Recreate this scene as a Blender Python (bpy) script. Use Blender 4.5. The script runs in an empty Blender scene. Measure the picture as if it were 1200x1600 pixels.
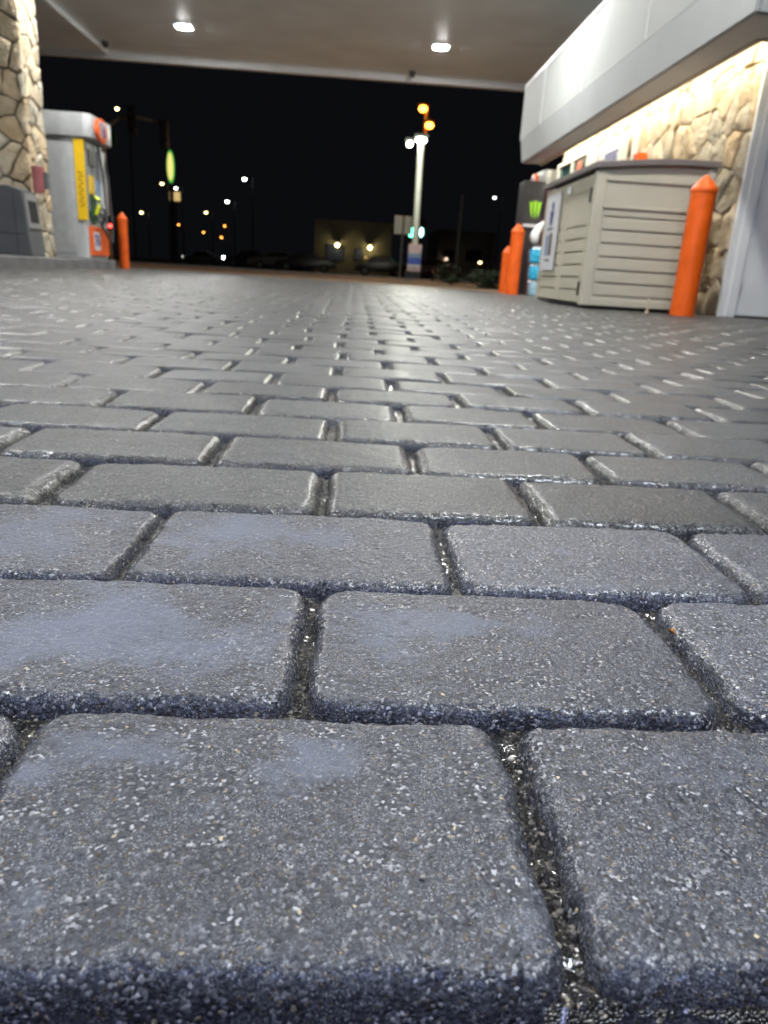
import bpy, bmesh, math, random
import numpy as np
from mathutils import Vector, Matrix

random.seed(7)
RNG = np.random.RandomState(11)
SC = bpy.context.scene
COL = SC.collection

# ------------------------------------------------------------------ camera
FPX, W_PX, H_PX = 1122.0, 1200.0, 1600.0
YAW, PIT, ROL, CAM_H = math.radians(3.31), math.radians(18.38), math.radians(3.54), 0.217
_f = np.array([math.sin(YAW)*math.cos(PIT), math.cos(YAW)*math.cos(PIT), -math.sin(PIT)])
_r0 = np.array([math.cos(YAW), -math.sin(YAW), 0.0])
_u0 = np.cross(_r0, _f)
_r = _r0*math.cos(ROL) + _u0*math.sin(ROL)
_u = -_r0*math.sin(ROL) + _u0*math.cos(ROL)
cam_d = bpy.data.cameras.new("camera")
cam = bpy.data.objects.new("camera", cam_d)
COL.objects.link(cam)
cam.matrix_world = Matrix(((_r[0], _u[0], -_f[0], 0), (_r[1], _u[1], -_f[1], 0),
                           (_r[2], _u[2], -_f[2], CAM_H), (0, 0, 0, 1)))
cam_d.sensor_fit = 'VERTICAL'
cam_d.sensor_height = 36.0
cam_d.lens = 36.0*FPX/H_PX
cam_d.clip_start = 0.02
cam_d.clip_end = 1500
cam_d.dof.use_dof = True
cam_d.dof.focus_distance = 0.42
cam_d.dof.aperture_fstop = 11.5
cam_d.dof.aperture_blades = 7
SC.camera = cam

# ------------------------------------------------------------------ world / exposure
wd = bpy.data.worlds.new("World"); SC.world = wd; wd.use_nodes = True
bg = wd.node_tree.nodes["Background"]
bg.inputs[0].default_value = (0.0034, 0.0036, 0.0046, 1)
bg.inputs[1].default_value = 1.0
SC.view_settings.view_transform = 'Standard'
SC.view_settings.look = 'None'
SC.view_settings.exposure = 0.0
SC.view_settings.gamma = 1.0
SC.cycles.use_denoising = True
SC.cycles.sample_clamp_indirect = 4.0
SC.cycles.max_bounces = 6
CANOPY_L = 1130.0        # radiance of the canopy lamps
STRIP_L = 68.0          # radiance of the soffit tube

def at(px, py, Y):
    "the point of the place seen at photograph pixel (px, py), Y metres ahead"
    d = _r*(px-600)/FPX - _u*(py-800)/FPX + _f
    return Vector((d[0]*Y/d[1], Y, CAM_H + d[2]*Y/d[1]))

# ------------------------------------------------------------------ materials
def new_mat(name):
    m = bpy.data.materials.new(name); m.use_nodes = True
    nt = m.node_tree
    return m, nt, nt.nodes["Principled BSDF"]

def N(nt, t, **kw):
    n = nt.nodes.new(t)
    for k, v in kw.items():
        if k.startswith('i_'):
            n.inputs[int(k[2:])].default_value = v
        else:
            setattr(n, k, v)
    return n

def ramp(nt, stops, interp='LINEAR'):
    n = nt.nodes.new('ShaderNodeValToRGB'); cr = n.color_ramp; cr.interpolation = interp
    while len(cr.elements) < len(stops): cr.elements.new(0.5)
    for e, (p, c) in zip(cr.elements, stops):
        e.position = p; e.color = c if len(c) == 4 else (*c, 1)
    return n

def paint(name, col, rough=0.45, metal=0.0, var=0.12, scale=6.0, bump=0.0, bscale=60.0, spec=0.5):
    "a painted / plastic / metal surface with mottled tone, uneven gloss and optional bump"
    m, nt, b = new_mat(name); L = nt.links
    tc = N(nt, 'ShaderNodeTexCoord')
    no = N(nt, 'ShaderNodeTexNoise'); no.inputs['Scale'].default_value = scale; no.inputs['Detail'].default_value = 6
    L.new(tc.outputs['Object'], no.inputs['Vector'])
    lo = tuple(c*(1-var) for c in col); hi = tuple(min(1, c*(1+var)) for c in col)
    r = ramp(nt, [(0.3, lo), (0.7, hi)])
    L.new(no.outputs['Fac'], r.inputs['Fac']); L.new(r.outputs['Color'], b.inputs['Base Color'])
    mr = N(nt, 'ShaderNodeMapRange'); mr.inputs['To Min'].default_value = max(0.05, rough-0.1); mr.inputs['To Max'].default_value = min(1, rough+0.12)
    L.new(no.outputs['Fac'], mr.inputs['Value']); L.new(mr.outputs['Result'], b.inputs['Roughness'])
    b.inputs['Metallic'].default_value = metal
    b.inputs['Specular IOR Level'].default_value = spec
    if bump:
        n2 = N(nt, 'ShaderNodeTexNoise'); n2.inputs['Scale'].default_value = bscale; n2.inputs['Detail'].default_value = 5
        L.new(tc.outputs['Object'], n2.inputs['Vector'])
        bp = N(nt, 'ShaderNodeBump'); bp.inputs['Distance'].default_value = bump
        L.new(n2.outputs['Fac'], bp.inputs['Height']); L.new(bp.outputs['Normal'], b.inputs['Normal'])
    return m

def glow(name, col, strength):
    m, nt, b = new_mat(name)
    b.inputs['Base Color'].default_value = (0.8, 0.8, 0.8, 1)
    b.inputs['Emission Color'].default_value = (*col, 1)
    b.inputs['Emission Strength'].default_value = strength
    return m

def paver_material():
    m, nt, b = new_mat("concrete_paver"); L = nt.links
    tc = N(nt, 'ShaderNodeTexCoord')
    tone = N(nt, 'ShaderNodeAttribute', attribute_name="tone")
    edge = N(nt, 'ShaderNodeAttribute', attribute_name="edge")
    # aggregate grains: two sizes
    v1 = N(nt, 'ShaderNodeTexVoronoi'); v1.inputs['Scale'].default_value = 720
    v2 = N(nt, 'ShaderNodeTexVoronoi'); v2.inputs['Scale'].default_value = 1500
    for v in (v1, v2): L.new(tc.outputs['Object'], v.inputs['Vector'])
    s1 = N(nt, 'ShaderNodeSeparateColor'); L.new(v1.outputs['Color'], s1.inputs[0])
    s2 = N(nt, 'ShaderNodeSeparateColor'); L.new(v2.outputs['Color'], s2.inputs[0])
    r1 = ramp(nt, [(0.0, (.022, .023, .027)), (.45, (.060, .061, .067)), (.74, (.105, .105, .108)), (.86, (.21, .207, .20)), (.95, (.44, .425, .39)), (1.0, (.75, .72, .66))])
    L.new(s1.outputs[0], r1.inputs['Fac'])
    r2 = ramp(nt, [(0.0, (.026, .027, .031)), (.5, (.078, .079, .086)), (.85, (.16, .16, .162)), (1.0, (.45, .44, .41))])
    L.new(s2.outputs[1], r2.inputs['Fac'])
    mx = N(nt, 'ShaderNodeMix', data_type='RGBA'); L.new(r1.outputs['Color'], mx.inputs[6]); L.new(r2.outputs['Color'], mx.inputs[7])
    nz = N(nt, 'ShaderNodeTexNoise'); nz.inputs['Scale'].default_value = 55; nz.inputs['Detail'].default_value = 5
    L.new(tc.outputs['Object'], nz.inputs['Vector'])
    nzr = ramp(nt, [(.40, (0, 0, 0)), (.60, (1, 1, 1))]); L.new(nz.outputs['Fac'], nzr.inputs['Fac'])
    L.new(nzr.outputs['Color'], mx.inputs[0])
    # tinted individual stones (ochre, rust)
    hs = ramp(nt, [(0.0, (1, 1, 1)), (.86, (1, 1, 1)), (.9, (1.25, 1.0, .62)), (.96, (1.0, 1.0, 1.0)), (1.0, (.9, 1.0, 1.2))], 'CONSTANT')
    L.new(s1.outputs[2], hs.inputs['Fac'])
    mu = N(nt, 'ShaderNodeMix', data_type='RGBA', blend_type='MULTIPLY'); mu.inputs[0].default_value = 1
    L.new(mx.outputs[2], mu.inputs[6]); L.new(hs.outputs['Color'], mu.inputs[7])
    # pale worn cement skin with ragged outlines
    p1 = N(nt, 'ShaderNodeTexNoise'); p1.inputs['Scale'].default_value = 16; p1.inputs['Detail'].default_value = 11; p1.inputs['Roughness'].default_value = .74; p1.inputs['Distortion'].default_value = .7
    L.new(tc.outputs['Object'], p1.inputs['Vector'])
    worn = N(nt, 'ShaderNodeAttribute', attribute_name="worn")
    pn = N(nt, 'ShaderNodeMath', operation='MULTIPLY_ADD'); L.new(p1.outputs['Fac'], pn.inputs[0]); pn.inputs[1].default_value = 3.4; pn.inputs[2].default_value = -1.7
    pa = N(nt, 'ShaderNodeMath', operation='ADD'); L.new(pn.outputs[0], pa.inputs[0]); L.new(worn.outputs['Fac'], pa.inputs[1])
    pr = ramp(nt, [(.30, (0, 0, 0)), (.56, (.55, .55, .55)), (1.0, (1, 1, 1))]); L.new(pa.outputs[0], pr.inputs['Fac'])
    pm = N(nt, 'ShaderNodeMath', operation='MULTIPLY'); pm.inputs[1].default_value = .80; L.new(pr.outputs['Color'], pm.inputs[0])
    skin = N(nt, 'ShaderNodeMix', data_type='RGBA'); L.new(pm.outputs[0], skin.inputs[0])
    L.new(mu.outputs[2], skin.inputs[6]); skin.inputs[7].default_value = (.215, .224, .252, 1)
    # per-paver tone
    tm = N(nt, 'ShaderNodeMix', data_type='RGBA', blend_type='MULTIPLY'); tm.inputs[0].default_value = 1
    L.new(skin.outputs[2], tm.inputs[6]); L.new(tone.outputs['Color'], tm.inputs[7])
    # broad oil / tyre staining and small dark gum spots
    st = N(nt, 'ShaderNodeTexNoise'); st.inputs['Scale'].default_value = 2.6; st.inputs['Detail'].default_value = 8; st.inputs['Roughness'].default_value = .65
    L.new(tc.outputs['Object'], st.inputs['Vector'])
    sr = ramp(nt, [(.30, (.55, .54, .53)), (.46, (.92, .92, .92)), (.62, (1.05, 1.05, 1.05))]); L.new(st.outputs['Fac'], sr.inputs['Fac'])
    sm = N(nt, 'ShaderNodeMix', data_type='RGBA', blend_type='MULTIPLY'); sm.inputs[0].default_value = 1
    L.new(tm.outputs[2], sm.inputs[6]); L.new(sr.outputs['Color'], sm.inputs[7])
    gv = N(nt, 'ShaderNodeTexVoronoi'); gv.inputs['Scale'].default_value = 26; L.new(tc.outputs['Object'], gv.inputs['Vector'])
    gr = ramp(nt, [(.07, (.35, .34, .33)), (.13, (1, 1, 1))]); L.new(gv.outputs['Distance'], gr.inputs['Fac'])
    gm = N(nt, 'ShaderNodeMix', data_type='RGBA', blend_type='MULTIPLY'); gm.inputs[0].default_value = .5
    L.new(sm.outputs[2], gm.inputs[6]); L.new(gr.outputs['Color'], gm.inputs[7])
    L.new(gm.outputs[2], b.inputs['Base Color'])
    # gloss: damp bare aggregate, dull skin
    rr = N(nt, 'ShaderNodeMapRange'); rr.inputs['To Min'].default_value = .40; rr.inputs['To Max'].default_value = .62
    L.new(pm.outputs[0], rr.inputs['Value'])
    rs = N(nt, 'ShaderNodeMath', operation='MULTIPLY'); rs.inputs[1].default_value = -.20; L.new(edge.outputs['Fac'], rs.inputs[0])
    ra = N(nt, 'ShaderNodeMath', operation='ADD', use_clamp=True); L.new(rr.outputs[0], ra.inputs[0]); L.new(rs.outputs[0], ra.inputs[1])
    L.new(ra.outputs[0], b.inputs['Roughness'])
    b.inputs['Specular IOR Level'].default_value = .36
    # a film of water: thick on the worn edges, patchy on the faces
    wn = N(nt, 'ShaderNodeTexNoise'); wn.inputs['Scale'].default_value = 7; wn.inputs['Detail'].default_value = 6; L.new(tc.outputs['Object'], wn.inputs['Vector'])
    wr = ramp(nt, [(.45, (0, 0, 0)), (.62, (.12, .12, .12))]); L.new(wn.outputs['Fac'], wr.inputs['Fac'])
    wa = N(nt, 'ShaderNodeMath', operation='ADD', use_clamp=True); L.new(wr.outputs['Color'], wa.inputs[0]); L.new(edge.outputs['Fac'], wa.inputs[1])
    wm = N(nt, 'ShaderNodeMath', operation='MULTIPLY'); wm.inputs[1].default_value = .60; L.new(wa.outputs[0], wm.inputs[0])
    L.new(wm.outputs[0], b.inputs['Coat Weight']); b.inputs['Coat Roughness'].default_value = .21; b.inputs['Coat IOR'].default_value = 1.33
    # grain bump
    b1 = N(nt, 'ShaderNodeBump'); b1.inputs['Strength'].default_value = .75; b1.inputs['Distance'].default_value = .0005; b1.invert = True
    L.new(v1.outputs['Distance'], b1.inputs['Height'])
    n3 = N(nt, 'ShaderNodeTexNoise'); n3.inputs['Scale'].default_value = 260; n3.inputs['Detail'].default_value = 4
    L.new(tc.outputs['Object'], n3.inputs['Vector'])
    b2 = N(nt, 'ShaderNodeBump'); b2.inputs['Strength'].default_value = .9; b2.inputs['Distance'].default_value = .0018
    L.new(n3.outputs['Fac'], b2.inputs['Height']); L.new(b1.outputs['Normal'], b2.inputs['Normal'])
    L.new(b2.outputs['Normal'], b.inputs['Normal'])
    return m

def sand_material():
    m, nt, b = new_mat("joint_sand"); L = nt.links
    tc = N(nt, 'ShaderNodeTexCoord')
    v = N(nt, 'ShaderNodeTexVoronoi'); v.inputs['Scale'].default_value = 640; L.new(tc.outputs['Object'], v.inputs['Vector'])
    s = N(nt, 'ShaderNodeSeparateColor'); L.new(v.outputs['Color'], s.inputs[0])
    r = ramp(nt, [(0, (.004, .004, .0035)), (.65, (.014, .012, .010)), (.9, (.05, .043, .033)), (1, (.30, .25, .17))])
    L.new(s.outputs[0], r.inputs['Fac']); L.new(r.outputs['Color'], b.inputs['Base Color'])
    b.inputs['Roughness'].default_value = .30
    b.inputs['Coat Weight'].default_value = .7; b.inputs['Coat Roughness'].default_value = .16; b.inputs['Coat IOR'].default_value = 1.33
    bp = N(nt, 'ShaderNodeBump'); bp.invert = True; bp.inputs['Distance'].default_value = .0015
    L.new(v.outputs['Distance'], bp.inputs['Height']); L.new(bp.outputs['Normal'], b.inputs['Normal'])
    return m

def stone_material(name, cols):
    m, nt, b = new_mat(name); L = nt.links
    tc = N(nt, 'ShaderNodeTexCoord'); tone = N(nt, 'ShaderNodeAttribute', attribute_name="tone")
    n1 = N(nt, 'ShaderNodeTexNoise'); n1.inputs['Scale'].default_value = 7; n1.inputs['Detail'].default_value = 8; n1.inputs['Distortion'].default_value = .6
    L.new(tc.outputs['Object'], n1.inputs['Vector'])
    r = ramp(nt, [(.25, cols[0]), (.5, cols[1]), (.72, cols[2])]); L.new(n1.outputs['Fac'], r.inputs['Fac'])
    mu = N(nt, 'ShaderNodeMix', data_type='RGBA', blend_type='MULTIPLY'); mu.inputs[0].default_value = 1
    L.new(r.outputs['Color'], mu.inputs[6]); L.new(tone.outputs['Color'], mu.inputs[7]); L.new(mu.outputs[2], b.inputs['Base Color'])
    b.inputs['Roughness'].default_value = .8
    n2 = N(nt, 'ShaderNodeTexNoise'); n2.inputs['Scale'].default_value = 22; n2.inputs['Detail'].default_value = 8; L.new(tc.outputs['Object'], n2.inputs['Vector'])
    bp = N(nt, 'ShaderNodeBump'); bp.inputs['Distance'].default_value = .03; bp.inputs['Strength'].default_value = 1.0
    L.new(n2.outputs['Fac'], bp.inputs['Height']); L.new(bp.outputs['Normal'], b.inputs['Normal'])
    return m

M = dict(
    paver=paver_material(), sand=sand_material(),
    asphalt=paint("dark_asphalt", (.045, .043, .042), .8, var=.35, scale=.8, bump=.004, bscale=120),
    soil=paint("bare_soil", (.21, .125, .07), .95, var=.4, scale=1.3, bump=.02, bscale=14),
    island=paint("worn_island_concrete", (.15, .15, .15), .75, var=.3, scale=4, bump=.003, bscale=70),
    kerb=paint("kerb_concrete", (.27, .27, .265), .75, var=.22, scale=3, bump=.003, bscale=90),
    ceiling=paint("canopy_deck", (.88, .93, .93), .5, var=.07, scale=1.2),
    trim_white=paint("white_trim", (.78, .79, .79), .4, var=.05, scale=3),
    fascia=paint("fascia_metal", (.40, .415, .405), .66, var=.07, scale=1.1, spec=.3),
    fascia_band=paint("fascia_band_metal", (.46, .48, .48), .5, var=.06, scale=2),
    soffit=paint("soffit_paint", (.66, .65, .63), .55, var=.07, scale=2),
    lip=paint("soffit_lip", (.62, .52, .38), .5, var=.06),
    mortar=paint("dark_mortar", (.05, .045, .038), .95, var=.3, scale=20, bump=.006, bscale=70),
    stone=stone_material("tan_flagstone", [(.44, .35, .23), (.56, .465, .32), (.65, .57, .44)]),
    stone_wall=stone_material("split_face_stone", [(.42, .335, .225), (.56, .475, .35), (.69, .62, .50)]),
    orange=paint("orange_bollard_plastic", (.88, .125, .006), .42, var=.10, scale=7, bump=.0008, bscale=40),
    black=paint("black_plastic", (.02, .02, .022), .4, var=.3),
    void=paint("dark_opening", (.006, .006, .007), .8, var=.2),
    bin=paint("charcoal_bin_plastic", (.085, .09, .097), .5, var=.12, scale=5),
    bin_frame=paint("grey_bin_frame", (.22, .22, .22), .5),
    shed=paint("putty_resin", (.56, .525, .415), .5, var=.05, scale=3, bump=.0008, bscale=160),
    lid=paint("taupe_resin_lid", (.20, .175, .165), .5, var=.08),
    paper=paint("white_paper", (.66, .66, .68), .6, var=.04),
    blue=paint("sign_blue", (.04, .06, .26), .5, var=.1),
    lightblue=paint("sign_pale_blue", (.22, .31, .47), .5, var=.1),
    brown=paint("sign_brown", (.17, .13, .12), .5, var=.2),
    silver=paint("brushed_silver", (.56, .575, .575), .36, metal=.35, var=.07, scale=9),
    silver_dark=paint("grey_panel", (.25, .26, .27), .42, metal=.2, var=.1),
    yellow=paint("yellow_panel", (.80, .50, .008), .45, var=.06),
    yellow_ink=paint("brown_lettering", (.30, .16, .01), .6),
    green=paint("dark_green_panel", (.015, .065, .035), .5),
    lime=paint("lime_green", (.32, .72, .02), .5),
    neon_yellow=paint("fluorescent_yellow", (.75, .80, .03), .45),
    red=paint("dark_red", (.19, .03, .035), .5, var=.15),
    pink=paint("faded_red", (.52, .17, .17), .5, var=.1),
    water=paint("cyan_shrink_wrap", (.03, .40, .68), .25, var=.45, scale=22),
    water_pale=paint("pale_bottle_wrap", (.30, .52, .66), .2, var=.4, scale=30),
    cap=paint("white_caps", (.8, .84, .88), .4),
    bag=paint("white_bag", (.85, .86, .88), .35, bump=.01, bscale=25),
    pole=paint("galvanised_pole", (.50, .50, .46), .5, var=.1, scale=3),
    dark_metal=paint("dark_metal", (.03, .03, .032), .5, var=.2),
    grey_metal=paint("grey_metal", (.13, .13, .13), .5, var=.15),
    far_wall=paint("far_stucco", (.24, .22, .19), .9, var=.12, scale=.4),
    car_dark=paint("dark_car_paint", (.03, .02, .022), .3, var=.1),
    car_silver=paint("grey_car_paint", (.14, .13, .12), .3, var=.1),
    car_red=paint("maroon_car_paint", (.09, .015, .014), .3, var=.1),
    glass=paint("car_glass", (.01, .011, .013), .1, var=.1),
    rubber=paint("tyre_rubber", (.012, .012, .012), .8),
    bark=paint("bark", (.08, .06, .045), .9, var=.3, scale=8, bump=.02, bscale=20),
    leaf=paint("dark_foliage", (.012, .024, .008), .7, var=.5, scale=3),
    pinkish=paint("faded_pink_banner", (.58, .42, .45), .5, var=.15),
    window_glass=paint("teal_window_glass", (.012, .055, .062), .15, var=.8, scale=3),
    chip=paint("pale_chip", (.62, .58, .52), .35, var=.1),
    dryleaf=paint("dry_leaf", (.42, .17, .03), .6, var=.25, scale=90, bump=.001, bscale=300),
    grit=paint("damp_grit", (.13, .112, .09), .5, var=.85, scale=260),
    pebble=paint("pale_pebble", (.46, .42, .35), .6, var=.3, scale=120, bump=.0006, bscale=500),
)

# ------------------------------------------------------------------ mesh helpers
class MB:
    def __init__(s): s.bm = bmesh.new()
    def box(s, x0, x1, y0, y1, z0, z1, bev=0.0):
        b = bmesh.new()
        bmesh.ops.create_cube(b, size=1)
        for v in b.verts:
            v.co = Vector((x0+(v.co.x+.5)*(x1-x0), y0+(v.co.y+.5)*(y1-y0), z0+(v.co.z+.5)*(z1-z0)))
        if bev: bmesh.ops.bevel(b, geom=b.edges[:], offset=bev, segments=2, profile=.6, affect='EDGES')
        s._join(b); return s
    def _join(s, b):
        me = bpy.data.meshes.new("tmp"); b.to_mesh(me); b.free(); s.bm.from_mesh(me); bpy.data.meshes.remove(me)
    def tube(s, pts, r, seg=14, cap=True):
        pts = [Vector(p) for p in pts]
        rs = r if isinstance(r, (list, tuple)) else [r]*len(pts)
        rings = []
        for i, p in enumerate(pts):
            d = (pts[min(i+1, len(pts)-1)] - pts[max(i-1, 0)]).normalized()
            a = d.cross(Vector((0, 0, 1)))
            if a.length < 1e-4: a = Vector((1, 0, 0))
            a.normalize(); c = d.cross(a)
            rings.append([s.bm.verts.new(p + (a*math.cos(t)+c*math.sin(t))*rs[i]) for t in [2*math.pi*k/seg for k in range(seg)]])
        for A, B in zip(rings, rings[1:]):
            for k in range(seg): s.bm.faces.new((A[k], A[(k+1) % seg], B[(k+1) % seg], B[k]))
        if cap:
            s.bm.faces.new(rings[0][::-1]); s.bm.faces.new(rings[-1])
        return s
    def lathe(s, prof, cx=0, cy=0, seg=24, close=True):
        rings = [[s.bm.verts.new((cx+r*math.cos(t), cy+r*math.sin(t), z)) for t in [2*math.pi*k/seg for k in range(seg)]] for r, z in prof]
        for A, B in zip(rings, rings[1:]):
            for k in range(seg): s.bm.faces.new((A[k], A[(k+1) % seg], B[(k+1) % seg], B[k]))
        if close:
            s.bm.faces.new(rings[0][::-1]); s.bm.faces.new(rings[-1])
        return s
    def prism(s, poly, vec, bev=0.0):
        "a planar 3-D polygon swept along vec"
        b = bmesh.new(); vec = Vector(vec)
        A = [b.verts.new(Vector(p)) for p in poly]; B = [b.verts.new(Vector(p)+vec) for p in poly]
        b.faces.new(A[::-1]); b.faces.new(B); n = len(A)
        for k in range(n): b.faces.new((A[k], A[(k+1) % n], B[(k+1) % n], B[k]))
        bmesh.ops.recalc_face_normals(b, faces=b.faces[:])
        if bev: bmesh.ops.bevel(b, geom=b.edges[:], offset=bev, segments=2, profile=.6, affect='EDGES')
        s._join(b); return s
    def ball(s, c, rx, ry=None, rz=None, sub=3):
        b = bmesh.new(); bmesh.ops.create_icosphere(b, subdivisions=sub, radius=1)
        ry = ry or rx; rz = rz or rx
        for v in b.verts: v.co = Vector((c[0]+v.co.x*rx, c[1]+v.co.y*ry, c[2]+v.co.z*rz))
        s._join(b); return s
    def build(s, name, mat, parent=None, smooth=None):
        me = bpy.data.meshes.new(name)
        bmesh.ops.recalc_face_normals(s.bm, faces=s.bm.faces[:])
        s.bm.to_mesh(me); s.bm.free()
        me.materials.append(mat)
        if smooth is not None:
            me.shade_smooth()
            me.set_sharp_from_angle(angle=math.radians(smooth))
        return link(name, me, parent)

def link(name, me, parent=None):
    o = bpy.data.objects.new(name, me); COL.objects.link(o)
    if parent is not None:
        o.parent = parent
        if parent.parent is None:
            o.matrix_parent_inverse = Matrix.Translation(-parent.location)   # things are modelled in place; only the base is an offset
    return o

def tag(o, label=None, cat=None, group=None, kind=None):
    if label: o['label'] = label
    if cat: o['category'] = cat
    if group: o['group'] = group
    if kind: o['kind'] = kind
    return o

def thing(name, loc, label, cat, group=None):
    o = bpy.data.objects.new(name, None); COL.objects.link(o); o.location = loc
    o.empty_display_size = .2
    return tag(o, label, cat, group)

def copy_tree(o, parent=None):
    c = o.copy(); COL.objects.link(c)
    if parent is not None: c.parent = parent
    for ch in list(o.children): copy_tree(ch, c)
    return c

def text_mesh(name, body, size, mat, parent, origin, xdir, ydir, depth=.004, bold=0.0):
    cu = bpy.data.curves.new(name, 'FONT'); cu.body = body; cu.size = size; cu.extrude = depth; cu.offset = bold
    cu.align_x = 'CENTER'; cu.align_y = 'CENTER'
    t = bpy.data.objects.new("tmp_text", cu); COL.objects.link(t)
    bpy.context.view_layer.update()
    me = bpy.data.meshes.new_from_object(t.evaluated_get(bpy.context.evaluated_depsgraph_get()))
    bpy.data.objects.remove(t); bpy.data.curves.remove(cu)
    x = Vector(xdir).normalized(); y = Vector(ydir).normalized(); z = x.cross(y)
    me.transform(Matrix(((x.x, y.x, z.x, origin[0]), (x.y, y.y, z.y, origin[1]), (x.z, y.z, z.z, origin[2]), (0, 0, 0, 1))))
    me.materials.clear(); me.materials.append(mat)
    return link(name, me, parent)

# ------------------------------------------------------------------ noise (numpy)
def vnoise(x, y, seed=0):
    xi = np.floor(x).astype(np.int64); yi = np.floor(y).astype(np.int64); fx = x-xi; fy = y-yi
    def h(a, b):
        n = (a*374761393 + b*668265263 + seed*974711) & 0x7fffffff
        n = ((n ^ (n >> 13))*1274126177) & 0x7fffffff
        return ((n ^ (n >> 16)) & 0xffff)/65535.0
    sx = fx*fx*(3-2*fx); sy = fy*fy*(3-2*fy)
    return (h(xi, yi)*(1-sx)+h(xi+1, yi)*sx)*(1-sy) + (h(xi, yi+1)*(1-sx)+h(xi+1, yi+1)*sx)*sy - .5
def fbm(x, y, oct=3, seed=0):
    t = 0; a = 1
    for o in range(oct): t = t + a*vnoise(x*2**o, y*2**o, seed+o*17); a *= .5
    return t

# ------------------------------------------------------------------ pavement
def pave_edge(x):                    # far edge of the paved forecourt
    return 15.6 - .42*x if x < 2.0 else 14.76 - .9*(x-2.0)
ROWS = [-.006, .1690, .324, .482, .645, .803, .953, 1.110]
while ROWS[-1] < 19.5: ROWS.append(ROWS[-1]+.157+random.uniform(-.0015, .0015))
L0 = .2385
KNOWN = {0: [-.02, .21], 1: [-.150, .089, .326], 2: [-.020, .223], 3: [-.1645, .088, .322], 4: [-.288, -.022, .1925, .430],
         5: [-.408, -.160, .083, .316], 6: [-.279, -.023, .216, .431], 7: [-.155, .085, .318]}
def row_joints(i, xl, xr):
    k = list(KNOWN.get(i, []))
    if not k:
        k = [(-.0225 if i % 2 == 0 else .087) + random.uniform(-.014, .014)]
    while k[0] > xl: k.insert(0, k[0]-L0+random.uniform(-.004, .004))
    while k[-1] < xr: k.append(k[-1]+L0+random.uniform(-.004, .004))
    return k

# worn pale patches of cement skin: centre and half sizes in metres, strength
def ground_px(px, py):
    d = _r*(px-600)/FPX - _u*(py-800)/FPX + _f
    return -d[0]*CAM_H/d[2], -d[1]*CAM_H/d[2]
WORN = []
for cx, cy, rx, ry, st in ((190, 975, 270, 85, 1.0), (690, 978, 210, 38, .85), (600, 1005, 90, 34, .7), (350, 832, 130, 38, .95), (480, 842, 90, 22, .8), (70, 825, 150, 52, 1.0),
                           (190, 1168, 200, 45, .85), (480, 1190, 80, 60, .85), (45, 1210, 70, 45, .7), (1060, 1220, 130, 60, .45), (950, 865, 120, 20, .35)):
    gx, gy = ground_px(cx, cy); ax = abs(ground_px(cx+rx, cy)[0]-ground_px(cx-rx, cy)[0])/2; ay = abs(ground_px(cx, cy-ry)[1]-ground_px(cx, cy+ry)[1])/2
    WORN.append((gx, gy, ax, ay, st))
def worn_at(X, Y):
    w = np.zeros_like(X)
    for gx, gy, ax, ay, st in WORN:
        w = np.maximum(w, st*np.clip(1.05-.8*np.hypot((X-gx)/ax, (Y-gy)/ay), 0, 1))
    far = np.clip((Y-.7)/.3, 0, 1)
    return w*(1-far) + far*.22

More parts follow.
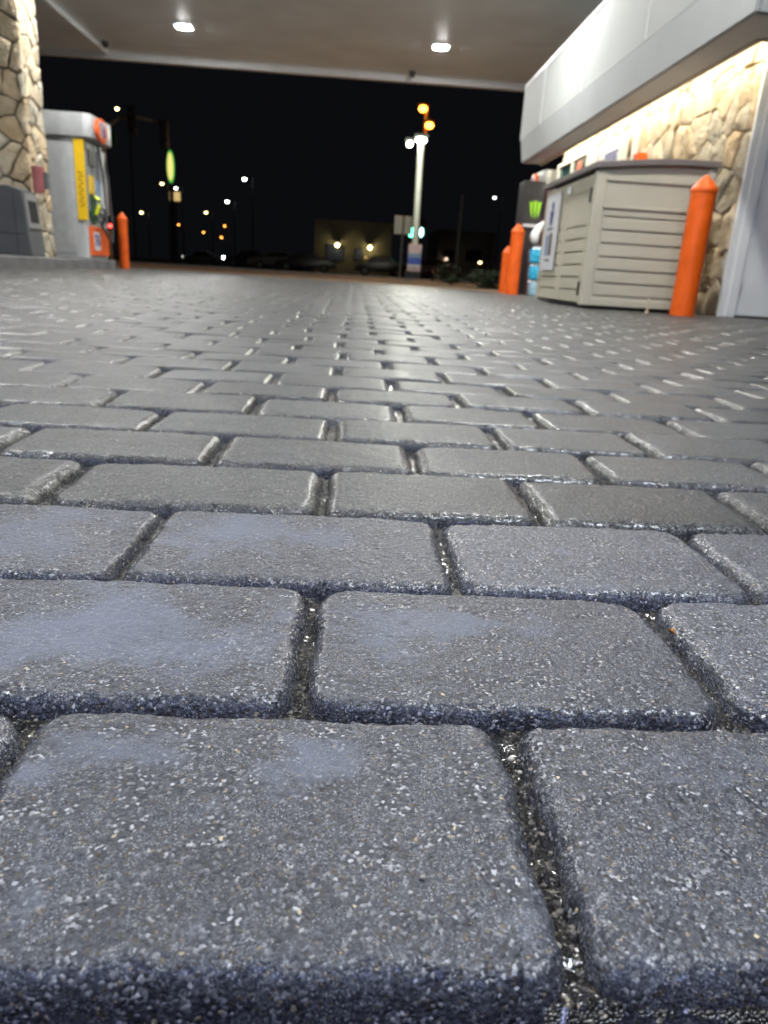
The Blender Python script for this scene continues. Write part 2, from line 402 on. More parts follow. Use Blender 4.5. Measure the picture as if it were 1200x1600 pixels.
def build_pavement():
    V = []; F = []; TONE = []; EDGE = []; WORN_V = []; base = 0
    for i in range(len(ROWS)-1):
        y0, y1 = ROWS[i], (ROWS[i+1] if i else .1545); yc = (y0+y1)/2
        half = .55 + .62*y1
        js = row_joints(i, max(-9.5, -half), min(6.5, half))
        for x0, x1 in zip(js, js[1:]):
            if yc > pave_edge((x0+x1)/2): continue
            xc = (x0+x1)/2
            if yc > 1.5 and (x1 < -.62*yc-.6 or x0 > .70*yc+.6): continue
            jw = random.uniform(.0016, .0032)
            jx = random.uniform(.0026, .0044) if yc < .9 else random.uniform(.0035, .006)
            hx = (x1-x0)/2-jx; hy = (y1-y0)/2-jw
            near = yc < .62; mid = yc < 1.35
            if mid:
                st = .0014 if near else .0026
                us = np.linspace(-hx-.003, hx+.003, int(2*hx/st)); vs = np.linspace(-hy-.003, hy+.003, int(2*hy/st))
            elif yc < 4:
                e = np.array([-.003, .0, .003, .007, .012, .018, .026]); 
                us = np.concatenate([-hx+e, np.linspace(-hx+.04, hx-.04, 5), (hx-e)[::-1]]); vs = np.concatenate([-hy+e, np.linspace(-hy+.04, hy-.04, 3), (hy-e)[::-1]])
            else:
                e = np.array([-.003, .002, .008, .018])
                us = np.concatenate([-hx+e, [0], (hx-e)[::-1]]); vs = np.concatenate([-hy+e, [0], (hy-e)[::-1]])
            U, Vv = np.meshgrid(us, vs)
            X = U+xc; Y = Vv+yc
            tl = .007 if yc < 1 else .016
            cr = random.uniform(.011, .026)
            qx = np.abs(U)-(hx-cr); qy = np.abs(Vv)-(hy-cr)
            sd = np.hypot(np.maximum(qx, 0), np.maximum(qy, 0)) + np.minimum(np.maximum(qx, qy), 0) - cr
            d = -sd
            if mid: d = d + .0036*fbm(X*40, Y*40, 3, 3) + .0010*fbm(X*260, Y*260, 2, 9)
            bw = random.uniform(.0095, .0135) if yc < .7 else random.uniform(.014, .019); dep = random.uniform(.010, .013) if yc < .7 else random.uniform(.013, .016)
            t = np.clip(1-d/bw, 0, 1)
            z = -dep*(1-np.sqrt(np.clip(1-t**2.3, 0, 1)))
            z = np.where(d < 0, -dep + d*6, z); z = np.maximum(z, -.050)
            z = z + random.uniform(-.002, .002) + U*random.uniform(-tl, tl) + Vv*random.uniform(-1.2*tl, 1.2*tl)
            z = z -   .0012*(np.abs(np.clip(U/hx, -1, 1)))**3 - .0013*(np.abs(np.clip(Vv/hy, -1, 1)))**3
            if mid: z = z + .0011*fbm(X*28, Y*28, 3, 5) + (.0008*fbm(X*330, Y*330, 2, 7))*(1+1.6*t)
            n = U.size; nu = len(us); nv = len(vs)
            V.append(np.stack([X.ravel(), Y.ravel(), z.ravel()], 1))
            a = (np.arange(nv-1)[:, None]*nu + np.arange(nu-1)[None, :]).ravel()+base
            F.append(np.stack([a, a+1, a+nu+1, a+nu], 1))
            g = random.uniform(.82, 1.14)
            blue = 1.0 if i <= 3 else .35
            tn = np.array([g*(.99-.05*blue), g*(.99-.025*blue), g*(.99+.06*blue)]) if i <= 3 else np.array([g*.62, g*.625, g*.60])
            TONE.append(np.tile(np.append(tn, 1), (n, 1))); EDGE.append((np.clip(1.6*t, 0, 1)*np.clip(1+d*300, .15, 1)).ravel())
            WORN_V.append((worn_at(X, Y)*np.clip(1.1-1.5*t, 0, 1)).ravel())
            base += n
    V = np.concatenate(V); F = np.concatenate(F); TONE = np.concatenate(TONE); EDGE = np.concatenate(EDGE)
    me = bpy.data.meshes.new("pavement")
    me.vertices.add(len(V)); me.vertices.foreach_set("co", V.astype(np.float32).ravel())
    me.loops.add(F.size); me.loops.foreach_set("vertex_index", F.astype(np.int32).ravel())
    me.polygons.add(len(F)); me.polygons.foreach_set("loop_start", np.arange(0, F.size, 4, dtype=np.int32))
    me.update(calc_edges=True)
    me.polygons.foreach_set("use_smooth", np.ones(len(F), bool))
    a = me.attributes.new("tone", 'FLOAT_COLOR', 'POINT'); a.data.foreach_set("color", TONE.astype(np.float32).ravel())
    a = me.attributes.new("edge", 'FLOAT', 'POINT'); a.data.foreach_set("value", EDGE.astype(np.float32))
    a = me.attributes.new("worn", 'FLOAT', 'POINT'); a.data.foreach_set("value", np.concatenate(WORN_V).astype(np.float32))
    me.materials.append(M['paver'])
    tag(link("pavement", me), kind='structure')

def grid_sheet(name, xs, ys, zf, mat, **kw):
    X, Y = np.meshgrid(xs, ys); Z = zf(X, Y); nu = len(xs); nv = len(ys)
    V = np.stack([X.ravel(), Y.ravel(), Z.ravel()], 1)
    a = (np.arange(nv-1)[:, None]*nu + np.arange(nu-1)[None, :]).ravel()
    F = np.stack([a, a+1, a+nu+1, a+nu], 1)
    me = bpy.data.meshes.new(name)
    me.vertices.add(len(V)); me.vertices.foreach_set("co", V.astype(np.float32).ravel())
    me.loops.add(F.size); me.loops.foreach_set("vertex_index", F.astype(np.int32).ravel())
    me.polygons.add(len(F)); me.polygons.foreach_set("loop_start", np.arange(0, F.size, 4, dtype=np.int32))
    me.update(calc_edges=True); me.polygons.foreach_set("use_smooth", np.ones(len(F), bool))
    me.materials.append(mat)
    return tag(link(name, me), **kw)

build_pavement()
# sand that fills the joints: fine near the camera, plain further off
ys = np.concatenate([np.linspace(-.1, .12, 6)[:-1], np.arange(.12, .8, .0022), np.arange(.8, 1.5, .006), np.linspace(1.5, 18.5, 60)])
xs = np.concatenate([np.linspace(-9.5, -.6, 30)[:-1], np.arange(-.6, .6, .0024), np.linspace(.6, 6.6, 30)])
def sand_z(X, Y):
    z = -.0135 + .0030*fbm(X*130, Y*130, 3, 21) + .0016*fbm(X*420, Y*420, 2, 31)
    far = Y > pave_edge_np(X) - .15
    z = np.where(Y < .172, -.047, z)
    return np.where(far, -.05, z)
def pave_edge_np(X): return np.where(X < 2, 15.6-.42*X, 14.76-.9*(X-2))
grid_sheet("joint_sand", xs, ys, sand_z, M['sand'], kind='stuff')

# ------------------------------------------------------------------ ground, street, kerb
g = MB(); g.box(-700, 700, -60, 1200, -.9, -.06); tag(g.build("ground", M['asphalt']), kind='structure')
verge = MB()
poly = []
for x in (-9.5, -4, 0, 2.0, 4.2): poly.append((x, pave_edge(x)+.02, -.055))
for x in (26, 4, -30): poly.append((x, 31.0, -.055))
poly.append((-30, 24, -.055))
verge.prism(poly, (0, 0, .035)); tag(verge.build("soil_verge", M['soil']), kind='structure')
kb = MB(); kb.box(-60, 60, 31.05, 31.25, -.058, .06, .015); tag(kb.build("kerb", M['kerb']), kind='structure')
rd = MB(); rd.box(-120, 120, 31.3, 47, -.056, -.050); tag(rd.build("road", M['asphalt']), kind='structure')

# ------------------------------------------------------------------ canopy
CZ = 4.5
cp = thing("canopy", (-1.5, 5, 0), "flat grey forecourt canopy overhead with recessed bright lights", "canopy")
c = MB(); c.box(-10, 6.5, -10, 18.55, CZ, CZ+.85)
c.build("deck", M['ceiling'], cp)
c = MB()
c.box(-10.06, 6.56, 18.553, 18.72, CZ-.13, CZ+.95, .012)
c.box(-10.17, -10.003, -10, 18.55, CZ-.13, CZ+.95, .012)
c.build("edge_trim", M['trim_white'], cp)
c = MB()
for x in np.arange(-9.6, 6.4, .8): c.box(x, x+.012, -9.9, 18.5, CZ-.002, CZ-.0005)
c.box(-9.9, 6.4, 17.55, 17.57, CZ-.0025, CZ-.0005)
c.build("panel_seam", M['ceiling'], cp)
c = MB(); c.tube([(-5.65, -9, CZ-.05), (-5.65, 18.4, CZ-.05)], .055, 12); c.box(-5.95, -5.72, -9, 18.4, CZ-.035, CZ-.002, .01)
c.build("conduit", M['ceiling'], cp, 40)
lamp_glow_near = glow("canopy_led_cool", (.84, .91, 1.0), CANOPY_L)
added_blue_glow = glow("added_blue_led", (.40, .48, 1.0), CANOPY_L*.62)  # unseen rear pair, added and tinted blue to put glints on paver edges
lamp_glow = glow("canopy_led_white", (1.0, .995, .965), CANOPY_L)
first = None
for x in (-3.5, 1.49):
    for y in ((16.25, 10.8, 5.3, .4, -4.6) if x < 0 else (16.25, 10.8, 5.0, .4, -4.6)):
        l = thing("canopy_light", (x, y, CZ), "tmp", "ceiling light", "lights recessed in the canopy ceiling")
        f = MB()
        f.box(x-.17, x+.17, y-.17, y-.135, CZ-.022, CZ-.002, .004); f.box(x-.17, x+.17, y+.135, y+.17, CZ-.022, CZ-.002, .004)
        f.box(x-.17, x-.135, y-.134, y+.134, CZ-.022, CZ-.002, .004); f.box(x+.135, x+.17, y-.134, y+.134, CZ-.022, CZ-.002, .004)
        f.build("frame", M['trim_white'], l)
        f = MB(); f.lathe([(.13, CZ-.003), (.13, CZ-.02), (.10, CZ-.03)], x, y, 20)
        f.build("lens", lamp_glow_near if y < 1 and y > -1 else added_blue_glow if y < -1 else lamp_glow, l)
        if y > 16: tag(l, "lit canopy light nearest the store roofline" if x > 0 else "lit canopy light nearer the stone column, left one of two")
        else: tag(l, "lit canopy light overhead out of the picture's top")  # includes the added blue pair behind the camera; the others continue the grid
for px, py, Y, lb in ((165, 68, 17.7, "small black camera dome on canopy ceiling near the conduit"), (645, 105, 18.2, "small dark nozzle on canopy ceiling beside the right lit light")):
    p = at(px, py, Y)
    t = thing("camera_dome", (p.x, p.y, CZ), lb, "camera dome")
    f = MB(); f.lathe([(.075, CZ-.004), (.075, CZ-.05), (.05, CZ-.055)], p.x, p.y, 16); f.build("mount", M['grey_metal'], t, 40)
    f = MB(); f.ball((p.x, p.y, CZ-.07), .062); f.build("dome", M['black'], t, 60)

# ------------------------------------------------------------------ stone cladding
def clip_poly(poly, p, n):
    out = []
    for i in range(len(poly)):
        a = poly[i]; b = poly[(i+1) % len(poly)]
        da = (a[0]-p[0])*n[0]+(a[1]-p[1])*n[1]; db = (b[0]-p[0])*n[0]+(b[1]-p[1])*n[1]
        if da <= 0: out.append(a)
        if (da < 0 < db) or (db < 0 < da):
            t = da/(da-db); out.append((a[0]+(b[0]-a[0])*t, a[1]+(b[1]-a[1])*t))
    return out
def stones(name, w, h, size, origin, ud, vd, nd, mat, parent, gap=.012, depth=.05, relief=.03, seed=1, stretch=1.0, lo=.7, hi=1.15):
    rs = random.Random(seed)
    org = Vector(origin); ud = Vector(ud); vd = Vector(vd); nd = Vector(nd)
    pts = []
    nx = max(1, round(w/size)); ny = max(1, round(h/(size*stretch)))
    for j in range(-1, ny+1):
        for i in range(-1, nx+1):
            pts.append(((i+.5+(.25 if j % 2 else -.25)+rs.uniform(-.38, .38))*w/nx, (j+.5+rs.uniform(-.40, .40))*h/ny))
    verts = []; faces = []; tone = []
    for k, p in enumerate(pts):
        poly = [(0, 0), (w, 0), (w, h), (0, h)]
        for q in pts:
            if q is p: continue
            dx, dy = q[0]-p[0], q[1]-p[1]; dl = math.hypot(dx, dy)
            if dl > size*4*max(1, stretch): continue
            mx, my = (p[0]+q[0])/2-dx/dl*gap/2, (p[1]+q[1])/2-dy/dl*gap/2
            poly = clip_poly(poly, (mx, my), (dx, dy))
            if len(poly) < 3: break
        if len(poly) < 3: continue
        # roughen the outline
        out = []
        for i in range(len(poly)):
            a = poly[i]; b = poly[(i+1) % len(poly)]; ln = math.hypot(b[0]-a[0], b[1]-a[1])
            if ln < .01: out.append(a); continue
            s = max(1, int(ln/.06)); 
            for t in range(s):
                f = t/s; jt = gap*.45 if t else 0
                out.append((a[0]+(b[0]-a[0])*f+rs.uniform(-jt, jt), a[1]+(b[1]-a[1])*f+rs.uniform(-jt, jt)))
        poly = out
        cx = sum(q[0] for q in poly)/len(poly); cy = sum(q[1] for q in poly)/len(poly)
        tx, ty = rs.uniform(-1, 1)*relief, rs.uniform(-1, 1)*relief
        d0 = depth*rs.uniform(.75, 1.1)
        g = rs.uniform(lo, hi); warm = rs.uniform(-.08, .10); tn = (g*(1+warm), g, g*(1-1.3*warm), 1)
        rings = []
        for sc, hh in ((1.0, -.002), (1.0, .55), (.93, .9), (.72, 1.02), (.38, 1.08)):
            ring = []
            for q in poly:
                x = cx+(q[0]-cx)*sc; y = cy+(q[1]-cy)*sc
                dd = hh*d0 + (tx*(q[0]-cx)+ty*(q[1]-cy))/size*sc*(hh > .3) + (rs.uniform(-1, 1)*relief*.38 if hh > .5 else 0)
                dd = max(dd, -.002)
                ring.append(len(verts)); verts.append(org+ud*x+vd*y+nd*dd); tone.append(tn)
            rings.append(ring)
        n = len(poly)
        for A, B in zip(rings, rings[1:]):
            for i in range(n): faces.append((A[i], A[(i+1) % n], B[(i+1) % n], B[i]))
        faces.append(tuple(rings[-1]))
    me = bpy.data.meshes.new(name); me.from_pydata(verts, [], faces)
    if ud.cross(vd).dot(nd) < 0: me.flip_normals()
    at_ = me.attributes.new("tone", 'FLOAT_COLOR', 'POINT'); at_.data.foreach_set("color", np.array(tone, np.float32).ravel())
    me.materials.append(mat); me.update()
    me.shade_smooth(); me.set_sharp_from_angle(angle=math.radians(38))
    return link(name, me, parent)

# ------------------------------------------------------------------ store building
WX, CY = 3.66, 7.40            # stone wall plane, near corner
YF = 14.2                      # far end of the store
st = thing("store_building", (6, 10, 0), "convenience store with tan stone wall and white metal fascia on the right", "store")
b = MB(); b.box(WX+.06, 9.5, CY+.012, YF, -.05, 3.1); b.build("wall", M['mortar'], st)
stones("stone_cladding", YF-CY, 2.62, .30, (WX+.06, CY+.01, 0), (0, 1, 0), (0, 0, 1), (-1, 0, 0), M['stone_wall'], st, gap=.009, depth=.06, relief=.032, seed=4, stretch=1.15, lo=.8, hi=1.12)
FX = 2.90; FY = 6.2; ZB, ZM, ZT = 2.253, 2.61, 3.47
b = MB()
b.prism([(FX-.05, FY-.05, ZM), (FX-.05, FY-.05, ZT), (9.5, FY-.05, ZT), (9.5, FY-.05, ZM)], (0, .09, 0))     # near return
b.prism([(FX-.05, FY+.045, ZM), (FX-.05, FY+.045, ZT), (FX-.05, YF-.05, ZT), (FX-.05, YF-.05, ZM)], (.09, 0, 0))
b.box(FX+.045, 9.5, FY+.05, YF-.06, ZT-.08, ZT-.005)
b.prism([(FX-.05, YF-.045, ZM), (FX-.05, YF-.045, ZT), (9.5, YF-.045, ZT), (9.5, YF-.045, ZM)], (0, .09, 0))
b.build("fascia", M['fascia'], st)
b = MB()
for y in (8.35, 10.55, 12.75): b.box(FX-.056, FX-.0505, y, y+.022, ZM+.01, ZT-.01)
b.box(FX-.062, FX-.0505, FY-.05, YF, ZT-.05, ZT, .003)
b.build("fascia_seam", M['trim_white'], st)
b = MB()    # lower band leaning back under the fascia
b.prism([(FX-.048, FY-.04, ZM-.003), (FX+.02, FY+.02, ZB), (FX+.05, FY+.02, ZB), (FX+.03, FY-.04, ZM-.003)], (0, YF-FY, 0))
b.prism([(FX+.06, FY-.045, ZM-.003), (FX+.06, FY+.02, ZB), (FX+.06, FY+.05, ZB), (FX+.06, FY+.03, ZM-.003)], (6.5, 0, 0))
b.build("fascia_band", M['fascia_band'], st)
b = MB(); LX, LY = 3.28, 6.78
b.box(FX+.051, LX, FY+.06, YF, ZB-.012, ZB+.01)
b.box(LX+.001, 9.5, FY+.06, LY, ZB-.012, ZB+.01)
b.build("soffit", M['soffit'], st)
b = MB(); b.box(LX-.03, LX+.012, LY, YF, ZB-.03, ZB+.15, .004); b.box(LX+.013, 9.5, LY-.03, LY+.012, ZB-.03, ZB+.15, .004)
b.build("soffit_lip", M['lip'], st)
b = MB(); b.box(LX+.02, WX+.3, LY+.02, YF, ZB+.32, ZB+.34); b.build("light_cove", M['trim_white'], st)
tube_glow = glow("warm_white_tube", (1.0, .92, .72), STRIP_L)
b = MB(); b.tube([(LX+.085, LY+.2, ZB+.17), (LX+.085, YF-.1, ZB+.17)], .022, 10); b.build("strip_light", tube_glow, st)
# corner trim, door on the near face
b = MB()
b.box(WX+.005, WX+.075, CY-.035, CY+.011, 0, ZB+.2, .006)
b.box(WX+.076, WX+.17, CY-.05, CY+.011, 0, ZB+.2, .006)
b.build("corner_trim", M['trim_white'], st)
dr = MB(); dr.box(WX+.178, WX+1.35, CY-.03, CY+.01, .02, 2.2, .004); dr = dr.build("door", M['trim_white'], st)
for z in (.22, 1.02, 1.85):
    b = MB(); b.box(WX+.170, WX+.186, CY-.052, CY-.031, z, z+.11, .003); b.build("hinge", M['silver'], dr)
# window with white frame in the stone wall
WIN0, WIN1, WZ0, WZ1 = 12.15, 13.95, 1.15, 2.21
wf = MB()
for a in ((WIN0, WIN1, WZ1-.05, WZ1), (WIN0, WIN1, WZ0, WZ0+.07), (WIN0, WIN0+.07, WZ0+.071, WZ1-.051), (WIN1-.07, WIN1, WZ0+.071, WZ1-.051), (13.02, 13.08, WZ0+.071, WZ1-.051)):
    wf.box(WX-.14, WX+.07, a[0], a[1], a[2], a[3], .006)
wf = wf.build("window", M['trim_white'], st)
b = MB(); b.box(WX-.10, WX-.06, WIN0+.05, WIN1-.05, WZ0+.05, WZ1-.05); b.build("pane", M['window_glass'], wf)
# things on the wall
t = thing("wall_sign", (WX-.05, 11.3, 1.3), "white sign board with blue lettering on stone wall above the shed", "sign")
b = MB(); b.box(WX-.14, WX-.03, 10.68, 11.92, 1.45, 2.17, .008); b.build("board", M['trim_white'], t)
b = MB()
rs = random.Random(3)
for k in range(7):
    y = 11.30-.075*k; b.prism([(WX-.1415, y, 2.02), (WX-.1415, y-.04, 2.02), (WX-.1415, y-.04-.025, 1.79), (WX-.1415, y-.025, 1.79)], (-.003, 0, 0))
    if k % 2 == 0: b.box(WX-.1442, WX-.1415, y-.10, y-.042, 1.98, 2.02)
b.build("lettering", M['blue'], t)
b = MB(); b.prism([(WX-.1415, 11.62+.08*math.cos(a), 1.76+.09*math.sin(a)) for a in np.linspace(0, 2*math.pi, 16)[:-1]], (-.003, 0, 0)); b.build("yellow_mark", M['yellow'], t)
b = MB(); b.prism([(WX-.1415, 11.62+.07*math.cos(a), 2.02+.08*math.sin(a)) for a in np.linspace(0, 2*math.pi, 16)[:-1]], (-.003, 0, 0)); b.build("pink_mark", M['pinkish'], t)
t = MB(); 
for y in (10.42, 10.30): t.tube([(WX-.05, y, .02), (WX-.05, y, 2.22)], .02, 10)
for z in (.6, 1.4, 1.75): t.box(WX-.06, WX-.02, 10.26, 10.46, z, z+.03, .003)
tag(t.build("conduit_pipe", M['trim_white'], None, 40), "pair of slim white conduits running up the stone wall", "conduit")
t = thing("wall_box", (WX-.05, 10.05, 1.6), "small orange box mounted on the stone wall beside the conduits", "box")
b = MB(); b.box(WX-.13, WX-.02, 9.96, 10.14, 1.58, 1.86, .012); b.build("case", M['orange'], t)
b = MB(); b.box(WX-.14, WX-.1305, 9.98, 10.12, 1.66, 1.78, .003); b.build("cover", M['yellow'], t)
p = at(916, 257, 12.6)
t = thing("window_sign", (WX-.07, 12.6, 1.7), "round red-orange emblem with striped panel in the store window", "sign")
b = MB(); b.prism([(WX-.155, 12.55+.11*math.cos(a), 1.99+.10*math.sin(a)) for a in np.linspace(0, 2*math.pi, 22)[:-1]], (.012, 0, 0)); b.build("disc", paint("coral", (.75, .16, .09), .4), t)
b = MB(); b.box(WX-.152, WX-.142, 12.25, 12.78, 1.62, 1.88, .002); b.build("panel", M['lightblue'], t)

# ------------------------------------------------------------------ bollards
def bollard(x, y, z, r, h, label):
    t = thing("bollard", (x, y, z), label, "bollard", "orange bollards")
    b = MB(); b.lathe([(r*1.01, z-.02), (r, z+.01), (r, z+h-.15)], x, y, 28)
    b.build("post", M['orange'], t, 40)
    b = MB(); b.lathe([(r*.96, z+h-.15), (r*1.07, z+h-.147), (r*1.07, z+h-.12), (r*.62, z+h-.055), (r*.13, z+h-.004), (.004, z+h)], x, y, 28); b.build("cap", M['orange'], t, 20)
    return t
p = at(1065, 491, 6.95)
bollard(p.x, 6.95, 0, .112, 1.22, "tall orange bollard right beside the putty-coloured shed")
p = at(799, 459, 12.6); bollard(p.x, 12.6, -.005, .105, 1.12, "taller orange bollard in front of the cyan water bottles")
p = at(787.5, 459, 13.6); bollard(p.x, 13.6, -.03, .10, .84, "shorter orange bollard half hidden behind a taller one")
p = at(194.7, 416.7, 15.3); bollard(p.x, 15.3, .02, .09, 1.02, "orange bollard standing alone at the end of the pump island")

# ------------------------------------------------------------------ storage shed
SX0, SX1, SY0, SY1, SZ = 2.235, 3.36, 7.32, 9.2, 1.255
sh = thing("storage_shed", ((SX0+SX1)/2, (SY0+SY1)/2, 0), "putty-coloured resin storage shed with double doors against the stone wall", "shed")
def louvre_profile(z0, z1, n, dpt):
    out = []; s = (z1-z0)/n
    for k in range(n):
        z = z0+k*s
        out += [(z+.004, 0), (z+.012, dpt), (z+s*.80, dpt*.55), (z+s*.93, 0.0)]
    return out
b = MB()    # near side: upper smooth field, louvres below
b.box(SX0+.02, SX1, SY0+.02, SY0+.05, .035, 1.34)
def curve(x): # arched lid line
    t = (x-SX0)/(SX1-SX0); return SZ+.012+  .07*math.sin(min(1, t*1.15)*math.pi/2)
side = b.build("side_panel", M['shed'], sh)
b = MB(); prof = louvre_profile(.13, .86, 6, .003)
b.prism([(SX0+.12, SY0+.019, .10), (SX0+.12, SY0+.019, .87)][:0] or [(SX0+.13, SY0+.0195-d, z) for z, d in [(.125, 0)]+prof+[(.865, 0)]], (SX1-SX0-.20, 0, 0))
b.build("louvre", M['shed'], side)
b = MB()
b.box(SX0, SX0+.10, SY0, SY0+.10, .03, SZ, .012)                         # corner posts
b.box(SX1-.06, SX1+.005, SY0-.002, SY0+.06, .03, SZ+.09, .01)
b.box(SX0+.101, SX1-.061, SY0+.004, SY0+.0195, .035, .10, .004)
b.box(SX0+.101, SX1-.061, SY0+.004, SY0+.0195, .93, .955, .004)
b.box(SX0+.101, SX1-.061, SY0+.002, SY0+.0195, 1.17, 1.215, .004)
b.box(SX0, SX0+.07, SY1-.07, SY1, .03, SZ, .012)
b.box(SX0+.08, SX1, SY1-.04, SY1-.01, .03, 1.3)
b.box(SX1-.04, SX1-.01, SY0+.06, SY1-.05, .03, 1.3)
b.build("frame", M['shed'], sh)
b = MB(); b.box(SX0+.03, SX1-.05, SY0+.06, SY1-.05, .012, .03); b.build("floor", M['black'], sh)
ym = (SY0+.10+SY1-.07)/2
for a0, a1 in ((SY0+.105, ym-.004), (ym+.004, SY1-.075)):
    d = MB(); d.box(SX0+.012, SX0+.04, a0, a1, .05, SZ-.02, .006)
    d = d.build("door", M['shed'], sh)
    b = MB(); b.prism([(SX0+.0115-dd, a0+.09, z) for z, dd in [(.165, 0)]+louvre_profile(.17, .78, 5, .003)+[(.785, 0)]], (0, a1-a0-.18, 0))
    b.build("louvre", M['shed'], d)
    b = MB(); b.box(SX0+.004, SX0+.0115, a0+.08, a1-.08, 1.10, 1.125, .002); b.build("rail", M['shed'], d)
    if a0 < 8:
        for z in (.12, .98):
            b = MB(); b.box(SX0-.006, SX0+.012, a0-.004, a0+.05, z, z+.13, .003); b.build("hinge", M['black'], d)
        b = MB(); b.lathe([(.012, 0), (.02, .01), (.02, .03), (.01, .04)], 0, 0, 14); 
        for v in b.bm.verts: v.co = Vector((SX0-.002-v.co.z, ym-.12+v.co.x, 1.14+v.co.y))
        b.box(SX0-.03, SX0-.005, ym-.135, ym-.105, 1.16, 1.185, .004)
        b.build("latch", M['cap'], d, 40)
b = MB()
top = [(x, curve(x)) for x in np.linspace(SX0-.04, SX1+.03, 16)]
poly = [(x, SY0-.035, z) for x, z in top] + [(x, SY0-.035, z+.052) for x, z in reversed(top)]
b.prism(poly, (0, SY1-SY0+.07, 0), .006)
b.prism([(x, SY0+.03, z-.002) for x, z in top] + [(SX1, SY0+.03, SZ-.01), (SX0+.02, SY0+.03, SZ-.01)], (0, .015, 0))
b.build("lid", M['lid'], sh)
# posters on the far door
t = thing("poster", (SX0, 8.8, .9), "white paper notice with blue figure taped on the shed's far door", "notice")
b = MB(); b.box(SX0-.014, SX0-.006, 8.50, 9.06, .36, 1.18, .001); b.build("sheet", M['paper'], t)
b = MB(); b.ball((SX0-.0155, 8.78, 1.05), .004, .05, .05, 2); b.prism([(SX0-.0145, 8.86, 1.0), (SX0-.0145, 8.72, 1.0), (SX0-.0145, 8.75, .86), (SX0-.0145, 8.83, .84)], (-.003, 0, 0)); b.build("figure", M['blue'], t)
b = MB(); b.box(SX0-.017, SX0-.0145, 8.82, 8.94, .52, .74); b.build("picture", M['lightblue'], t)
b = MB(); b.box(SX0-.017, SX0-.0145, 8.66, 8.78, .52, .76); b.build("picture", M['brown'], t)
for z in (.80, .46):
    b = MB(); b.box(SX0-.017, SX0-.0145, 8.68, 8.92, z, z+.018); b.build("caption", M['grey_metal'], t)
p = at(1013, 472, 7.2)
t = MB(); t.tube([(p.x, 7.2, -.01), (p.x+.004, 7.2, .14)], .010, 8); t.lathe([(.02, -.01), (.016, .015)], p.x, 7.2, 10)
tag(t.build("stake", M['lip'], None, 40), "short tan stake standing in front of the shed's side", "stake")

# ------------------------------------------------------------------ goods in front of the store
D0 = at(813, 350, 13.3); D1 = at(850, 285, 13.3)
dx0, dx1 = 2.84, 3.20
t = thing("display_rack", (3.0, 13.4, 0), "black drink display bin with green claw emblem behind the orange bollards", "display")
b = MB(); b.box(dx0+.02, dx1-.02, 13.34, 13.8, 0, 1.12, .01); b.build("cabinet", M['black'], t)
b = MB(); b.box(dx0, dx1, 13.3, 13.8, 1.17, 1.86, .02); b.build("header_panel", M['dark_metal'], t)
b = MB(); b.box(dx0+.03, dx1-.01, 13.29, 13.7, 1.121, 1.169, .004); b.build("price_rail", M['paper'], t)
b = MB(); cxm, czm = (dx0+dx1)/2+.03, 1.40
for k, (o, hh, lean) in enumerate(((-.075, .27, .012), (0, .30, .0), (.075, .27, -.012))):
    b.prism([(cxm+o-.032, 13.2985, czm+hh/2), (cxm+o-.006, 13.2985, czm+hh/2-.02), (cxm+o+.03, 13.2985, czm+hh/2), (cxm+o+.022+lean, 13.2985, czm), (cxm+o+.012+lean*2, 13.2985, czm-hh/2), (cxm+o-.006+lean*2, 13.2985, czm-hh/3), (cxm+o-.018+lean, 13.2985, czm)], (0, -.004, 0))
b.build("emblem", M['lime'], t)
t = thing("soda_cooler", (3.35, 13.2, 0), "dark red drink cooler between black display and shed", "cooler")
b = MB(); b.box(3.225, 3.56, 12.95, 13.5, .08, 1.80, .015); b.build("cabinet", M['red'], t)
b = MB(); b.box(3.24, 3.55, 12.935, 12.949, 1.62, 1.74, .003); b.build("price_rail", M['paper'], t)
b = MB(); b.box(3.26, 3.53, 12.93, 12.949, .3, 1.56, .004); b.build("door", M['glass'], t)
# white bag slumped on a ledge
t = MB()
bA = at(832, 372, 12.75); bB = at(850, 346, 12.75)
t.ball((bA.x+.03, 12.72, bA.z+.02), .075, .08, .12, 3)
t.tube([(bA.x+.03, 12.72, bA.z+.06), (bA.x+.10, 12.74, bA.z+.18), (bB.x, 12.75, bB.z)], [.07, .06, .015], 12)
bagz = bA.z-.10
tag(t.build("plastic_bag", M['bag'], None, 60), "crumpled white plastic bag on the crate above the water bottles", "bag")
t = thing("crate", (3.1, 12.75, 0), "black plastic crate stack behind the cyan water bottle packs", "crate")
b = MB(); b.box(2.93, 3.30, 12.62, 12.92, 0, bagz-.012, .01); b.build("body", M['black'], t)
b = MB()
for z in np.arange(.1, bagz-.1, .14): b.box(2.945, 3.285, 12.612, 12.6195, z, z+.05, .002)
b.build("slot", M['void'], t)
# three packs of water bottles stacked
wl = ["uppermost cyan-wrapped pack of water bottles in the stack", "middle cyan-wrapped pack of water bottles in the stack", "bottom pale-wrapped pack of water bottles standing on the pavers"]
zt = [(.52, .77), (.26, .51), (.005, .25)]
for k, (z0, z1) in enumerate(zt):
    sx = .02*k
    t = thing("water_pack", (3.0, 12.45, z0), wl[k], "bottle pack", "stacked packs of water bottles")
    b = MB(); b.box(2.87-.02*(2-k)+.03, 3.12-sx*.3, 12.32, 12.56, z0, z1-.035, .03); b.build("wrap", M['water'] if k < 2 else M['water_pale'], t, 40)
    b = MB()
    for i in range(4):
        for j in range(3):
            x = 2.905+.055*i+.01*(k == 0); y = 12.36+.07*j
            b.lathe([(.026, z1-.034), (.012, z1-.014), (.013, z1-.012), (.013, z1-.002)], x, y, 8)
    b.build("bottle_cap", M['cap'], t, 40)

